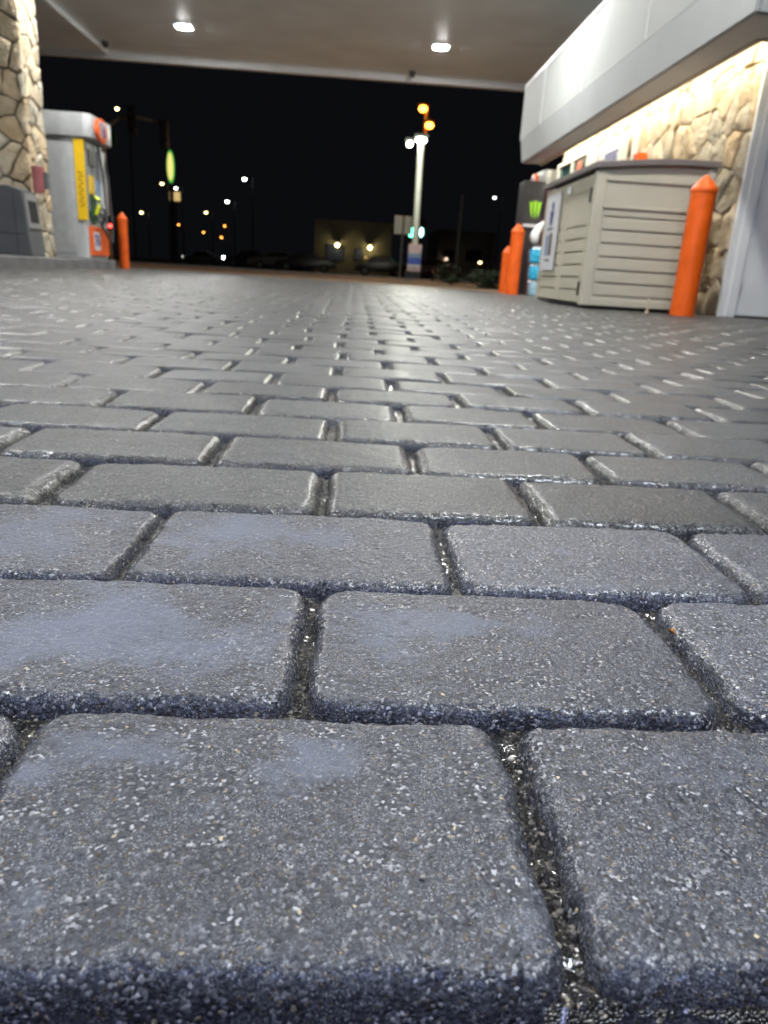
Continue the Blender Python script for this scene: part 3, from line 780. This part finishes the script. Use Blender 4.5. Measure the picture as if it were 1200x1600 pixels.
# ------------------------------------------------------------------ fuel pumps
SIGN_ORANGE = paint("sign_orange", (.85, .13, .02), .35, var=.04)
def fuel_pump(ox, oy, base, label, sign_side=1):
    "a dispenser whose service side looks to +x; (ox, oy) is the near right corner of its body"
    t = thing("fuel_pump", (ox-.33, oy+.45, base), label, "fuel pump", "fuel pumps")
    wdt, dp, H = .66, .95, 1.76
    x0, x1, y0, y1 = ox-wdt, ox, oy, oy+dp
    def rr(x0, x1, y0, y1, r, n=5):
        out = []
        for cx, cy, a0 in ((x1-r, y1-r, 0), (x0+r, y1-r, 90), (x0+r, y0+r, 180), (x1-r, y0+r, 270)):
            for k in range(n+1):
                a = math.radians(a0+90*k/n); out.append((cx+r*math.cos(a), cy+r*math.sin(a)))
        return out
    b = MB(); b.prism([(x, y, base+.01) for x, y in rr(x0, x1-.03, y0, y1, .06)], (0, 0, H-.01)); body = b.build("body", M['silver'], t, 30)
    b = MB(); b.box(x0+.10, x1-.22, y0-.008, y0-.001, base+.08, base+H-.06, .003); b.build("access_panel", M['silver'], body)
    b = MB()
    hp = rr(x0-.10, x1+.13, y0-.06, y1+.06, .12)
    b.prism([(x, y, base+H+.002) for x, y in hp], (0, 0, .33), .02); hd = b.build("header", M['silver'], t, 30)
    b = MB(); b.prism([(x1-.16, y0-.012, base+.58), (x1-.005, y0-.012, base+.58), (x1-.005, y0-.012, base+H-.02), (x1-.16, y0-.012, base+H-.02)], (0, -.012, 0), .004)
    yp = b.build("side_panel", M['yellow'], t)
    b = MB()
    for k in range(10):
        z = base+.78+.052*k; b.box(x1-.115, x1-.05, y0-.0265, y0-.0245, z, z+.014)
        b.box(x1-.115 if k % 2 else x1-.07, x1-.095 if k % 2 else x1-.05, y0-.0265, y0-.0245, z+.015, z+.036)
    b.build("lettering", M['yellow_ink'], yp)
    # service side
    b = MB(); b.box(x1-.029, x1-.002, y0+.06, y1-.06, base+.72, base+H-.05, .004); b.build("service_panel", M['silver_dark'], t)
    b = MB(); b.box(x1-.001, x1+.02, y0+.12, y0+.36, base+1.38, base+1.62, .004); b.build("screen", M['black'], t)
    b = MB(); b.box(x1-.001, x1+.02, y0+.08, y0+.30, base+.98, base+1.24, .004); b.build("price_panel", M['yellow'], t)
    b = MB(); b.box(x1-.001, x1+.018, y0+.34, y0+.56, base+.85, base+1.2, .004); b.build("instruction_panel", M['lightblue'], t)
    b = MB(); b.box(x1-.001, x1+.016, y0+.10, y0+.34, base+.56, base+.96, .004); b.build("grade_panel", M['green'], t)
    b = MB(); b.box(x1-.02, x1+.05, y0+.60, y0+.84, base+.7, base+H-.1, .02); b.build("hose_cover", M['silver'], t)
    b = MB(); b.box(x1-.028, x1+.012, y0+.05, y1-.08, base+.06, base+.50, .006); lp = b.build("lower_panel", SIGN_ORANGE, t)
    b = MB(); b.box(x1+.0125, x1+.016, y0+.14, y0+.42, base+.14, base+.42, .001); b.build("emblem_field", M['paper'], lp)
    text_mesh("emblem", "76", .24, M['blue'], lp, (x1+.018, y0+.28, base+.28), (0, 1, 0), (0, 0, 1), .002, .006)
    # nozzles and hoses
    for yy, zz, mt in ((y0+.26, base+.80, M['neon_yellow']), (y0+.52, base+.66, M['black'])):
        b = MB(); b.tube([(x1+.03, yy, zz-.12), (x1+.08, yy, zz), (x1+.09, yy, zz+.10), (x1+.02, yy, zz+.16)], [.022, .036, .034, .02], 10)
        nz = b.build("nozzle", mt, t, 40)
        b = MB(); b.tube([(x1+.03, yy, zz-.12), (x1+.13, yy+.02, zz-.35), (x1+.15, yy+.10, zz-.40), (x1+.13, yy+.22, zz-.1), (x1+.09, yy+.26, zz+.5), (x1+.03, yy+.26, base+H-.03)], .016, 8)
        b.build("hose", M['black'], nz, 40)
    # emblem disc on the header
    for sy, cy in ((1, y0+.36),):
        b = MB(); b.prism([(x1+.131, cy+.25*math.cos(a), base+H+.15+.175*math.sin(a)) for a in np.linspace(0, 2*math.pi, 28)[:-1]], (.045, 0, 0), .012)
        em = b.build("header_emblem", SIGN_ORANGE, hd, 30)
        me = text_mesh("numerals", "76", .26, M['paper'], t, (x1+.178, cy, base+H+.15), (0, 1, 0), (0, 0, 1), .003, .02)
        me2 = text_mesh("numerals", "76", .26, M['blue'], t, (x1+.182, cy, base+H+.15), (0, 1, 0), (0, 0, 1), .002, .004)
    return t

isl = MB(); isl.prism([(-5.55, 5.5, -.03), (-4.28, 5.5, -.03), (-4.20, 5.6, -.03), (-4.20, 13.4, -.03), (-4.32, 13.9, -.03), (-4.7, 14.2, -.03), (-5.2, 14.2, -.03), (-5.55, 13.8, -.03)], (0, 0, .18), .02)
tag(isl.build("pump_island", M['island']), "raised concrete pump island under the stone column and fuel pump", "pump island")
ISZ = .152
pc = at(139, 398, 12.4)
fuel_pump(pc.x+.04, 12.4, ISZ, "silver fuel pump with yellow side strip next to the stone column")
# second pump seen past the store end
pb = at(849, 285, 14.7)
isl = MB(); isl.box(pb.x+.06, pb.x+2.2, 14.5, 17.5, -.055, .13, .02); tag(isl.build("pump_island", M['island']), "second pump island half hidden behind the goods by the store", "pump island")
fp = fuel_pump(pb.x+.10+.66, 14.7, .132, "distant grey fuel pump with orange emblem beyond the black display")
fp.rotation_euler.z = math.pi

# ------------------------------------------------------------------ stone column
t = thing("stone_column", (-5.0, 11.2, 0), "tan flagstone canopy column left of the fuel pump", "column")
cR = at(88, 389, 11.45).x
cx0, cx1, cy0, cy1 = cR-1.0, cR-.05, 10.86, 11.42
b = MB(); b.box(cx0, cx1, cy0, cy1, ISZ-.003, CZ-.004); b.build("core", M['mortar'], t)
stones("stone_cladding", cx1-cx0+.04, CZ-ISZ-.02, .26, (cx0, cy0+.001, ISZ), (1, 0, 0), (0, 0, 1), (0, -1, 0), M['stone'], t, gap=.022, depth=.045, relief=.016, seed=9, stretch=1.25, lo=.86, hi=1.12)
stones("stone_cladding", cy1-cy0, CZ-ISZ-.02, .22, (cx1-.001, cy0, ISZ), (0, 1, 0), (0, 0, 1), (1, 0, 0), M['stone'], t, gap=.018, depth=.045, relief=.018, seed=19, stretch=1.5, lo=.86, hi=1.12)
# dispenser on the column
a = at(66, 303, 10.8); c_ = at(66, 262, 10.8)
t = thing("towel_dispenser", (a.x, 10.8, a.z), "faded red cylindrical dispenser mounted on the stone column's edge", "dispenser")
b = MB(); b.lathe([(.055, a.z), (.075, a.z+.03), (.078, c_.z-.05), (.086, c_.z-.03), (.086, c_.z)], a.x, 10.72, 18); b.build("case", M['pink'], t, 40)
b = MB(); b.box(a.x+.05, a.x+.12, 10.70, 10.80, a.z+.06, c_.z-.06, .01); b.build("bracket", M['grey_metal'], t)
# ------------------------------------------------------------------ service bin
YB = 10.25
q = lambda px, py: at(px, py, YB)
t = thing("waste_bin", (q(20, 392).x, YB+.25, ISZ), "charcoal plastic waste bin with sloping side in front of the stone column", "bin")
DB = .46
A = [q(-75, 282), q(12, 289), q(33, 297), q(50, 391), q(-75, 381)]
A = [Vector((v.x, v.y, max(v.z, ISZ+.001))) for v in A]; A[3].z = A[4].z = ISZ+.001
b = MB(); b.prism(A, (0, DB, 0), .012); bd = b.build("body", M['bin'], t)
b = MB(); u0 = q(20, 300); b.box(u0.x-.004, u0.x+.004, YB-.003, YB-.0005, ISZ+.03, u0.z-.02); b.build("seam", M['black'], bd)
b = MB(); u0, u1 = q(-70, 356), q(40, 366); b.box(u0.x, u1.x, YB-.003, YB-.0005, u1.z, u1.z+.008); b.build("seam", M['black'], bd)
top_, bot_ = A[2], A[3]; nrm = Vector((bot_.z-top_.z, 0, -(bot_.x-top_.x))); nrm = -nrm.normalized() if nrm.x < 0 else nrm.normalized()
def onside(u, v, d): return top_.lerp(bot_, v) + Vector((0, u*DB, 0)) + nrm*d
b = MB(); b.prism([onside(u, v, .001) for u, v in ((.06, .03), (.94, .03), (.94, .56), (.06, .56))], nrm*.014, .004); b.build("frame", M['bin_frame'], t)
b = MB(); b.prism([onside(u, v, .0155) for u, v in ((.22, .14), (.80, .14), (.80, .48), (.22, .48))], nrm*.002); b.build("opening", M['void'], t)

# ------------------------------------------------------------------ far side: lamps and poles
def street_lamp(px, py, Y, col, strength, rad, label, head_px=None, lens=None, poleless=False):
    p = at(px, py, Y)
    t = thing("street_lamp", (p.x, p.y, -.06), label, "street lamp", "distant lit street lamps")
    b = MB(); b.tube([(p.x+.9, Y+.3, -.06), (p.x+.9, Y+.3, p.z+.1), (p.x+.6, Y+.3, p.z+.35), (p.x, Y+.1, p.z+rad+.12)], [.09, .07, .05, .05], 8); b.build("pole", M['dark_metal'], t, 40)
    b = MB(); b.ball((p.x, Y+.1, p.z+rad*.75), rad*2.2, rad*1.6, rad*.7, 2); b.build("head", M['dark_metal'], t, 40)
    b = MB(); b.ball((p.x, Y, p.z), rad, rad, rad*.75, 2); b.build("lens", glow("lamp_glow", col, strength), t, 60)
    return t
SOD = (1.0, .36, .06); WARM = (1.0, .72, .30); WHT = (.85, 1.0, .88); YEL = (1.0, .82, .32)
lampdefs = [
    (183, 170, 70, YEL, 26, .30, "yellow street lamp lit above the traffic signal arm"),
    (253, 287, 130, YEL, 22, .50, "yellowish lamp just left below the tall oval sign"),
    (275, 294, 130, WHT, 22, .50, "white lamp just right below the tall oval sign"),
    (221, 332, 110, YEL, 22, .42, "yellow lamp above the lone left orange bollard"),
    (279, 351, 150, SOD, 12, .42, "small orange lamp below and right of the oval sign"),
    (322, 332, 120, YEL, 18, .44, "yellow lamp highest of the orange cluster left of centre"),
    (318, 363, 150, SOD, 14, .42, "small orange lamp lowest left in the cluster"),
    (346, 371, 150, SOD, 16, .42, "small orange lamp lowest right in the cluster"),
    (351, 353, 150, SOD, 13, .42, "small orange lamp under the lower white lamp"),
    (355, 315, 100, WHT, 30, .44, "white lamp lower of the two white lamps left of centre"),
    (382, 280, 90, WHT, 34, .42, "white lamp higher of the two white lamps left of centre"),
    (773, 309, 90, WHT, 18, .32, "white lamp alone in the sky left of the store"),
    (750, 410, 75, WARM, 14, .34, "warm lamp glowing low behind the verge shrubs"),
]
for a in lampdefs: street_lamp(a[0], a[1], a[2], a[3], a[4]*.7, a[5]*.46, a[6])

# main white flood pole with banner
PY = 34.0
pb_, pt_ = at(645, 440, PY), at(658, 222, PY)
t = thing("flood_light_pole", (pb_.x, PY, -.06), "tall white pole with two white floodlights and a banner at its foot", "light pole")
b = MB(); b.tube([(pb_.x, PY, -.06), (pt_.x, PY, pt_.z)], [.145, .13], 16); b.build("pole", M['pole'], t, 40)
b = MB(); lL = at(640, 226, PY); b.tube([(pt_.x, PY, pt_.z+.05), (lL.x, PY, lL.z+.2)], .05, 8); b.build("arm", M['dark_metal'], t, 40)
fl = glow("flood_white", (.92, 1.0, .80), 30)
for px, py, w_ in ((640, 226, .13), (658, 220, .24)):
    c_ = at(px, py, PY-.3)
    b = MB(); b.box(c_.x-w_-.06, c_.x+w_+.06, PY-.42, PY-.02, c_.z+.13, c_.z+.26, .03); h_ = b.build("flood_head", M['dark_metal'], t)
    b = MB(); b.ball((c_.x, PY-.3, c_.z+.02), w_, .16, .12, 2); b.build("flood_lens", fl, h_, 60)
B0, B1 = at(643, 446, PY-.3), at(651, 382, PY-.3)
b = MB(); b.box(B0.x-.32, B0.x+.36, PY-.3, PY+.2, -.055, .36, .02); b.build("footing", M['black'], t)
bn = MB(); z0_, z1_ = .62, B1.z; zz = lambda f: z0_+(z1_-z0_)*f
bx = B0.x+.04
bn.box(bx-.28, bx+.30, PY-.26, PY-.21, .365, z1_, .006); bn = bn.build("banner", M['pinkish'], t)
for nm, f0, f1, mt in (("stripe", -.08, .02, M['paper']), ("stripe", .04, .36, paint("banner_blue", (.07, .12, .50), .5)), ("stripe", .38, .58, M['lightblue'])):
    b = MB(); b.box(bx-.275, bx+.295, PY-.268, PY-.261, zz(f0), zz(f1)); b.build(nm, mt, bn)
# flood lights really light their pole
def point(name, loc, col, w, r=.15):
    l = bpy.data.lights.new(name, 'POINT'); l.energy = w; l.color = col; l.shadow_soft_size = r
    o = bpy.data.objects.new(name, l); COL.objects.link(o); o.location = loc; return o
c_ = at(652, 232, PY-2.6); o = point("flood_lamp", c_, (.97, 1, .82), 620); o.parent = t; o.matrix_parent_inverse = Matrix.Translation(-t.location)

# sodium lamp post behind it
SY_ = 45.0
s1, s2 = at(661, 170, SY_), at(671, 196, SY_)
t = thing("sodium_lamp_post", (s2.x-.1, SY_, -.06), "orange sodium lamp post with two glowing heads behind the white flood pole", "street lamp")
b = MB(); b.tube([(s2.x-.32, SY_+.3, -.06), (s2.x-.20, SY_+.3, s2.z+.1), (s2.x-.15, SY_+.3, s1.z+.35)], [.15, .12, .09], 12); b.build("pole", paint("tan_steel_pole", (.22, .15, .1), .6), t, 40)
sg = glow("sodium_glow", (1.0, .30, .03), 17)
for p in (s1, s2):
    b = MB(); b.tube([(s2.x-.18, SY_+.3, p.z+.3), (p.x, SY_, p.z+.34)], .05, 8); b.ball((p.x, SY_, p.z+.24), .42, .3, .12, 2); h_ = b.build("lamp_head", M['dark_metal'], t, 40)
    b = MB(); b.ball((p.x, SY_, p.z), .24, .22, .18, 2); b.build("lamp_lens", sg, h_, 60)
    l = bpy.data.lights.new("sodium_lamp", 'SPOT'); l.energy = 9000; l.color = (1.0, .42, .10); l.spot_size = math.radians(62); l.spot_blend = .5; l.shadow_soft_size = .2
    o = bpy.data.objects.new("sodium_lamp", l); COL.objects.link(o); o.location = (p.x, SY_-.5, p.z-.35)
    o.rotation_euler = Vector((-13 if p is s1 else -1, -9, -11)).to_track_quat('-Z', 'Y').to_euler()
    o.parent = t; o.matrix_parent_inverse = Matrix.Translation(-t.location)

# back of a road sign, a thin post, signals
p0, p1 = at(617, 337, 40), at(643, 367, 40)
t = thing("road_sign", ((p0.x+p1.x)/2, 40, -.06), "pale two-panel road sign on a post left of the white flood pole", "road sign")
pm = (p0.x+p1.x)/2
b = MB(); b.tube([(pm-.03, 40, -.06), (pm, 40, p0.z)], .05, 10); b.build("post", M['grey_metal'], t, 40)
for xa, xb in ((p0.x, pm-.06), (pm+.06, p1.x)):
    b = MB(); b.box(xa, xb, 39.90, 39.93, p1.z, p0.z, .01); b.build("panel", M['pole'], t)
for px, Y, lb in ((642.5, 60, "green traffic signal glowing left of the white pole"), (658.5, 60, "pale green traffic signal glowing right of the white pole")):
    c_ = at(px, 363, Y)
    t = thing("traffic_signal", (c_.x, Y, -.06), lb, "traffic signal", "green traffic signals behind the flood pole")
    b = MB(); b.tube([(c_.x, Y+.3, -.06), (c_.x, Y+.3, c_.z+.6)], .06, 8); b.build("pole", M['dark_metal'], t, 40)
    b = MB(); b.box(c_.x-.28, c_.x+.28, Y+.05, Y+.24, c_.z-.35, c_.z+.95, .05); b.build("housing", M['black'], t)
    b = MB(); b.ball((c_.x, Y, c_.z), .22 if px < 650 else .15, .1, .36, 2); b.build("green_lens", glow("green_signal", (.12, 1.0, .55) if px < 650 else (.45, 1.0, .85), 9 if px < 650 else 6), t, 60)
pT, pB = at(723, 305, 50), at(711, 435, 50)
t = MB(); t.tube([(pB.x, 50, -.06), (pT.x, 50, pT.z)], [.14, .09], 10); t.lathe([(.26, -.06), (.26, .02), (.15, .05)], pB.x, 50, 10)
tag(t.build("utility_pole", M['grey_metal'], None, 40), "slim dark unlit pole standing right of the white flood pole", "pole")

# signal mast arm over the road at left
MY = 40.0
base = at(172, 410, MY); hA, hB = at(208, 186, MY), at(258, 208, MY)
t = thing("signal_mast", (base.x, MY, -.06), "dim traffic signal mast arm with two hanging heads right of the fuel pump", "signal mast")
b = MB(); b.tube([(base.x, MY, -.06), (base.x, MY, 5.4), (base.x+.15, MY, 6.2), at(185, 184, MY), at(215, 183, MY), at(243, 190, MY), at(257, 198, MY)], [.16, .13, .12, .10, .09, .08, .07], 10); b.build("mast_arm", M['far_wall'], t, 40)
for h_ in (hA, hB):
    b = MB(); b.box(h_.x-.2, h_.x+.2, MY-.25, MY-.10, h_.z-.75, h_.z+.55, .04); hs = b.build("signal_head", M['dark_metal'], t)
    b = MB()
    for k in range(3): b.tube([(h_.x, MY-.26, h_.z-.5+.42*k), (h_.x, MY-.40, h_.z-.5+.42*k)], .13, 12)
    b.build("visor", M['black'], hs, 40)
b = MB(); c_ = at(172, 353, MY-.3); b.box(c_.x-.2, c_.x+.2, MY-.29, MY-.17, c_.z-.22, c_.z+.5, .03); ph = b.build("pedestrian_head", M['black'], t)
b = MB(); b.ball((c_.x, MY-.3, c_.z), .085, .03, .085, 2); b.build("red_lens", glow("red_signal", (1.0, .03, .02), 16), ph, 60)
c_ = at(172, 215, MY-.3)
b = MB(); b.box(c_.x-.28, c_.x+.28, MY-.30, MY-.20, c_.z-.35, c_.z+.35, .03); b.build("sign_plate", M['green'], t)

# tall oval sign
OY = 120.0
o0, o1 = at(264, 230, OY), at(268, 290, OY); oc = (o0+o1)/2
t = thing("pylon_sign", (oc.x, OY, -.06), "tall yellow-green glowing oval sign seen nearly edge-on", "pylon sign")
b = MB(); b.tube([(oc.x, OY+.4, -.06), (oc.x, OY+.4, o1.z-.1)], .3, 12); b.build("pole", M['dark_metal'], t, 40)
rim = glow("green_sign_glow", (.06, .5, .06), .8); face = glow("yellow_sign_glow", (.84, .76, .18), 1.05)
hh = (o0.z-o1.z)/2-.35; sx = .52; ln = -.18
def oval(sc): return [(oc.x+sx*sc*math.cos(a)+ln*sc*math.sin(a)*0, OY, oc.z+hh*sc*math.sin(a)) for a in np.linspace(0, 2*math.pi, 34)[:-1]]
b = MB(); b.prism(oval(1.0), (0, .5, 0)); b.build("rim", rim, t)
b = MB(); b.prism([(x, y-.06, z) for x, y, z in oval(.84)], (0, .05, 0)); b.build("face", face, t)
b = MB(); 
for k in range(5): b.box(oc.x-.22, oc.x+.22, OY-.09, OY-.062, oc.z-1.4+.62*k, oc.z-1.18+.62*k)
b.build("emblem", glow("pale_sign_glow", (.95, .85, .4), 1.0), t)
c_ = at(268, 304, OY)
t = thing("sign_panel", (c_.x, OY+2, -.06), "small tan lit panel just below the tall oval sign", "sign")
b = MB(); b.box(c_.x-.8, c_.x+.8, OY+2, OY+2.3, c_.z-.7, c_.z+.6, .05); b.build("face", glow("tan_sign_glow", (.9, .62, .25), .75), t)
b = MB(); b.tube([(c_.x, OY+2.5, -.06), (c_.x, OY+2.5, c_.z)], .15, 10); b.build("post", M['dark_metal'], t, 40)

# ------------------------------------------------------------------ far buildings
def far_building(px0, px1, pytop, Y, depth, label, wins, lamps):
    a, b_ = at(px0, pytop, Y), at(px1, pytop+5, Y)
    t = thing("far_building", ((a.x+b_.x)/2, Y, -.06), label, "building")
    h = a.z
    m = MB(); m.box(a.x, b_.x, Y, Y+depth, -.06, h); w = m.build("wall", M['far_wall'], t)
    m = MB(); m.box(a.x-.1, b_.x+.1, Y-.12, Y+depth+.1, h+.002, h+.25, .02); m.build("parapet", M['far_wall'], t)
    for px, py, pw, phh, lit in wins:
        c_ = at(px, py, Y); k = Y/FPX
        m = MB(); m.box(c_.x-pw*k, c_.x+pw*k, Y-.05, Y-.002, c_.z-phh*k, c_.z+phh*k); fr = m.build("window", M['dark_metal'], t)
        m = MB(); m.box(c_.x-pw*k+.08, c_.x+pw*k-.08, Y-.07, Y-.052, c_.z-phh*k+.08, c_.z+phh*k-.08)
        m.build("pane", glow("lit_window", (1.0, .58, .14), lit) if lit else M['glass'], fr)
    for px, py, col, s in lamps:
        c_ = at(px, py, Y-.6); m = MB(); m.box(c_.x-.25, c_.x+.25, Y-.6, Y-.003, c_.z+.24, c_.z+.34, .02); br = m.build("wall_lamp", M['dark_metal'], t)
        m = MB(); m.ball((c_.x, Y-.6, c_.z), .17, .16, .15, 2); m.build("lens", glow("wall_lamp_glow", col, s), br, 60)
        o = point("wall_lamp_light", (c_.x, Y-1.2, c_.z-.3), (1.0, .80, .55), 2.0, .2); o.parent = t; o.matrix_parent_inverse = Matrix.Translation(-t.location)
    return t
far_building(492, 613, 346, 70, 14, "low tan building across the road with two lit wall lamps", [(523, 395, 14, 12, 0), (583, 408, 5, 5, 2.4), (571, 402, 3, 3, .5), (592, 411, 3, 3, 1.3), (560, 398, 6, 9, 0)], [(527, 383, YEL, 26), (578, 387, YEL, 26)])
far_building(686, 775, 362, 82, 12, "dim low building behind the slim unlit pole", [(705, 402, 8, 10, 0), (740, 400, 12, 8, 0)], [(697, 405, (1, .7, .5), 3)])
# ------------------------------------------------------------------ parked cars
def car(px, py, Y, ln, mat, label, light=None, yaw=0):
    c_ = at(px, py, Y); x, z0 = c_.x, -.05
    t = thing("parked_car", (x, Y, z0), label, "car", "cars across the road")
    prof = [(-.5, .30), (-.49, .62), (-.43, .78), (-.27, .86), (-.17, 1.30), (.12, 1.36), (.27, .98), (.44, .90), (.50, .70), (.50, .32)]
    b = MB(); b.prism([(x+u*ln, Y-.85, z0+v) for u, v in prof], (0, 1.7, 0), .06); b.build("body", mat, t, 30)
    b = MB(); b.prism([(x-.235*ln, Y-.858, z0+.90), (x-.15*ln, Y-.858, z0+1.24), (x+.10*ln, Y-.858, z0+1.29), (x+.235*ln, Y-.858, z0+.97)], (0, .006, 0)); b.build("side_window", M['glass'], t)
    for u in (-.31, .31):
        for yy in (-.80, .62):
            b = MB(); b.tube([(x+u*ln, Y+yy-.06, z0+.32), (x+u*ln, Y+yy+.16, z0+.32)], .32, 16); wv = b.build("wheel", M['rubber'], t, 40)
            b = MB(); b.tube([(x+u*ln, Y+yy-.066, z0+.32), (x+u*ln, Y+yy-.061, z0+.32)], .19, 12); b.build("rim", M['grey_metal'], wv, 40)
    for k in (-.5, .5):
        hl = MB(); hl.ball((x+k*ln, Y-.62, z0+.68), .06, .12, .08, 2)
        hl.build("headlight", glow("headlight", *light) if (light and k < 0) else M['grey_metal'], t, 60)
car(318, 400, 85, 4.3, M['car_silver'], "grey car at far left of the road with faint lights", ((1, .95, .85), 2.0))
car(392, 403, 62, 4.2, M['car_dark'], "dark car with one bright white headlight across the road", ((.85, 1, .95), 90))
car(437, 408, 58, 4.5, M['car_silver'], "dull grey car parked just left of the tan building")
car(478, 414, 56, 4.4, M['car_dark'], "black car parked before the tan building's left corner")
car(595, 425, 52, 3.6, M['car_dark'], "dark car parked before the lit windows of tan building")
car(672, 424, 52, 4.4, M['car_red'], "maroon car just right of the white flood pole")
# ------------------------------------------------------------------ shrubs
def shrub(px, Y, w, h, label, n=420, trunk=True, seed=0):
    rs = np.random.RandomState(seed); c_ = at(px, 430, Y); x = c_.x
    t = thing("shrub", (x, Y, -.05), label, "shrub", "shrubs on the verge")
    b = MB()
    for k in range(5): b.tube([(x+rs.uniform(-.08, .08), Y+rs.uniform(-.08, .08), -.05), (x+rs.uniform(-.4, .4)*w, Y+rs.uniform(-.3, .3)*w, h*rs.uniform(.5, .8))], [.025, .01], 6)
    b.build("stem", M['bark'], t)
    verts = []; faces = []
    cl = rs.normal(0, .28, (9, 3))
    for k in range(n):
        o = cl[rs.randint(9)] + rs.normal(0, .14, 3)
        p = np.array([x+o[0]*w, Y+o[1]*w, h*.55+o[2]*h*.9]); p[2] = max(.0, p[2])
        s = rs.uniform(.035, .075); a = rs.normal(0, 1, 3); a /= np.linalg.norm(a); bb = np.cross(a, rs.normal(0, 1, 3)); bb /= np.linalg.norm(bb)
        i = len(verts)
        verts += [tuple(p-a*s), tuple(p+bb*s*.5), tuple(p+a*s), tuple(p-bb*s*.5)]; faces.append((i, i+1, i+2, i+3))
    me = bpy.data.meshes.new("foliage"); me.from_pydata(verts, [], faces); me.materials.append(M['leaf']); link("foliage", me, t)
shrub(768, 19.5, .95, .42, "low leafy shrub on the verge left of the orange bollards", 900, seed=2)
shrub(698, 30.0, 1.0, .8, "small dark shrub near the slim unlit pole", 500, seed=8)

# ------------------------------------------------------------------ loose grit lying in the near joints
def joint_grit(n=1500):
    rs = np.random.RandomState(4); b = bmesh.new()
    tmpl = bmesh.new(); bmesh.ops.create_icosphere(tmpl, subdivisions=1, radius=1); tv = [v.co.copy() for v in tmpl.verts]; tf = [[v.index for v in f.verts] for f in tmpl.faces]; tmpl.free()
    V = []; F = []
    for k in range(n):
        i = rs.choice([0, 1, 2, 3, 4, 5], p=[.06, .34, .24, .16, .12, .08])
        js = row_joints(i, -.5, .5) if i in KNOWN else [0]
        if rs.rand() < .72:
            x = js[rs.randint(len(js))] + rs.normal(0, .0028); y = rs.uniform(ROWS[i]+.004, ROWS[i+1]-.004)
        else:
            y = ROWS[i+1] + rs.normal(0, .0015); x = rs.uniform(-.45, .5)
        s = float(np.clip(rs.lognormal(-6.85, .38), .0005, .0023)); z = -.0112 + rs.uniform(0, .003)
        o = len(V); sq = rs.uniform(.6, 1, 3)
        V += [(x+c.x*s*sq[0]*rs.uniform(.85, 1.1), y+c.y*s*sq[1]*rs.uniform(.85, 1.1), z+c.z*s*sq[2]) for c in tv]; F += [[o+q for q in f] for f in tf]
    me = bpy.data.meshes.new("joint_grit"); me.from_pydata(V, [], F); me.materials.append(M['grit'])
    tag(link("joint_grit", me), kind='stuff')
joint_grit()

# ------------------------------------------------------------------ litter between the pavers
def flat_bit(name, px, py, w, l, z, mat, label, cat, ang=0, seed=0, thick=.0008, curl=.0015, group=None):
    rs = random.Random(seed)
    d = _r*(px-600)/FPX - _u*(py-800)/FPX + _f; s = (z-CAM_H)/d[2]; cx, cy = d[0]*s, d[1]*s
    pts = []
    n = 9
    for k in range(n):
        a = 2*math.pi*k/n; rr_ = rs.uniform(.75, 1.1)
        u, v = w/2*math.cos(a)*rr_, l/2*math.sin(a)*rr_
        pts.append((cx+u*math.cos(ang)-v*math.sin(ang), cy+u*math.sin(ang)+v*math.cos(ang), z+curl*math.cos(2*a)))
    b = MB(); b.prism(pts, (0, 0, thick))
    o = b.build(name, mat); tag(o, label, cat, group); return o
flat_bit("leaf_scrap", 1052, 987, .006, .008, -.004, M['dryleaf'], "tiny orange-brown leaf scrap in the joint at right", "leaf scrap", .4, 1, .0008, .0015)
flat_bit("paper_chip", 138, 1101, .006, .0016, -.006, M['chip'], "thin pale chip lying in the left front joint", "chip", .1, 2, .0012)
flat_bit("paper_chip", 886, 1123, .006, .0014, -.006, M['chip'], "thin pale chip lying in the right front joint", "chip", -.05, 3, .0012)
flat_bit("paper_chip", 5, 1158, .003, .005, -.006, M['chip'], "pale chip at the picture's left edge below the front joint", "chip", .2, 4, .0012)
flat_bit("paper_chip", 1190, 1122, .004, .0025, -.005, M['chip'], "pale chip at the picture's right edge in the front joint", "chip", .2, 5, .0012)
rs = random.Random(5)
for k, (px, py, s, lb) in enumerate(((798, 1188, .0018, "pale pebble at the head of the near right joint"), (812, 1208, .0014, "small pebble just below the palest one in the near right joint"), (924, 1462, .0019, "white pebble near the foot of the near right joint"), (730, 808, .003, "pale stone lodged in the joint between second-row pavers"), (870, 1480, .0016, "small tan pebble at the near joint's lower end"), (660, 1372, .0012, "tiny white pebble lying on the nearest left paver"))):
    z = .001 if k == 5 else -.008
    d = _r*(px-600)/FPX - _u*(py-800)/FPX + _f; sc = (z-CAM_H)/d[2]
    b = MB(); b.ball((d[0]*sc, d[1]*sc, z+s*.35), s, s*.8, s*.6, 2)
    for v in b.bm.verts: v.co += Vector((rs.uniform(-1, 1), rs.uniform(-1, 1), rs.uniform(-1, 1)))*s*.08
    tag(b.build("pebble", M['pebble'], None, 60), lb, "pebble", "pebbles on the pavers")
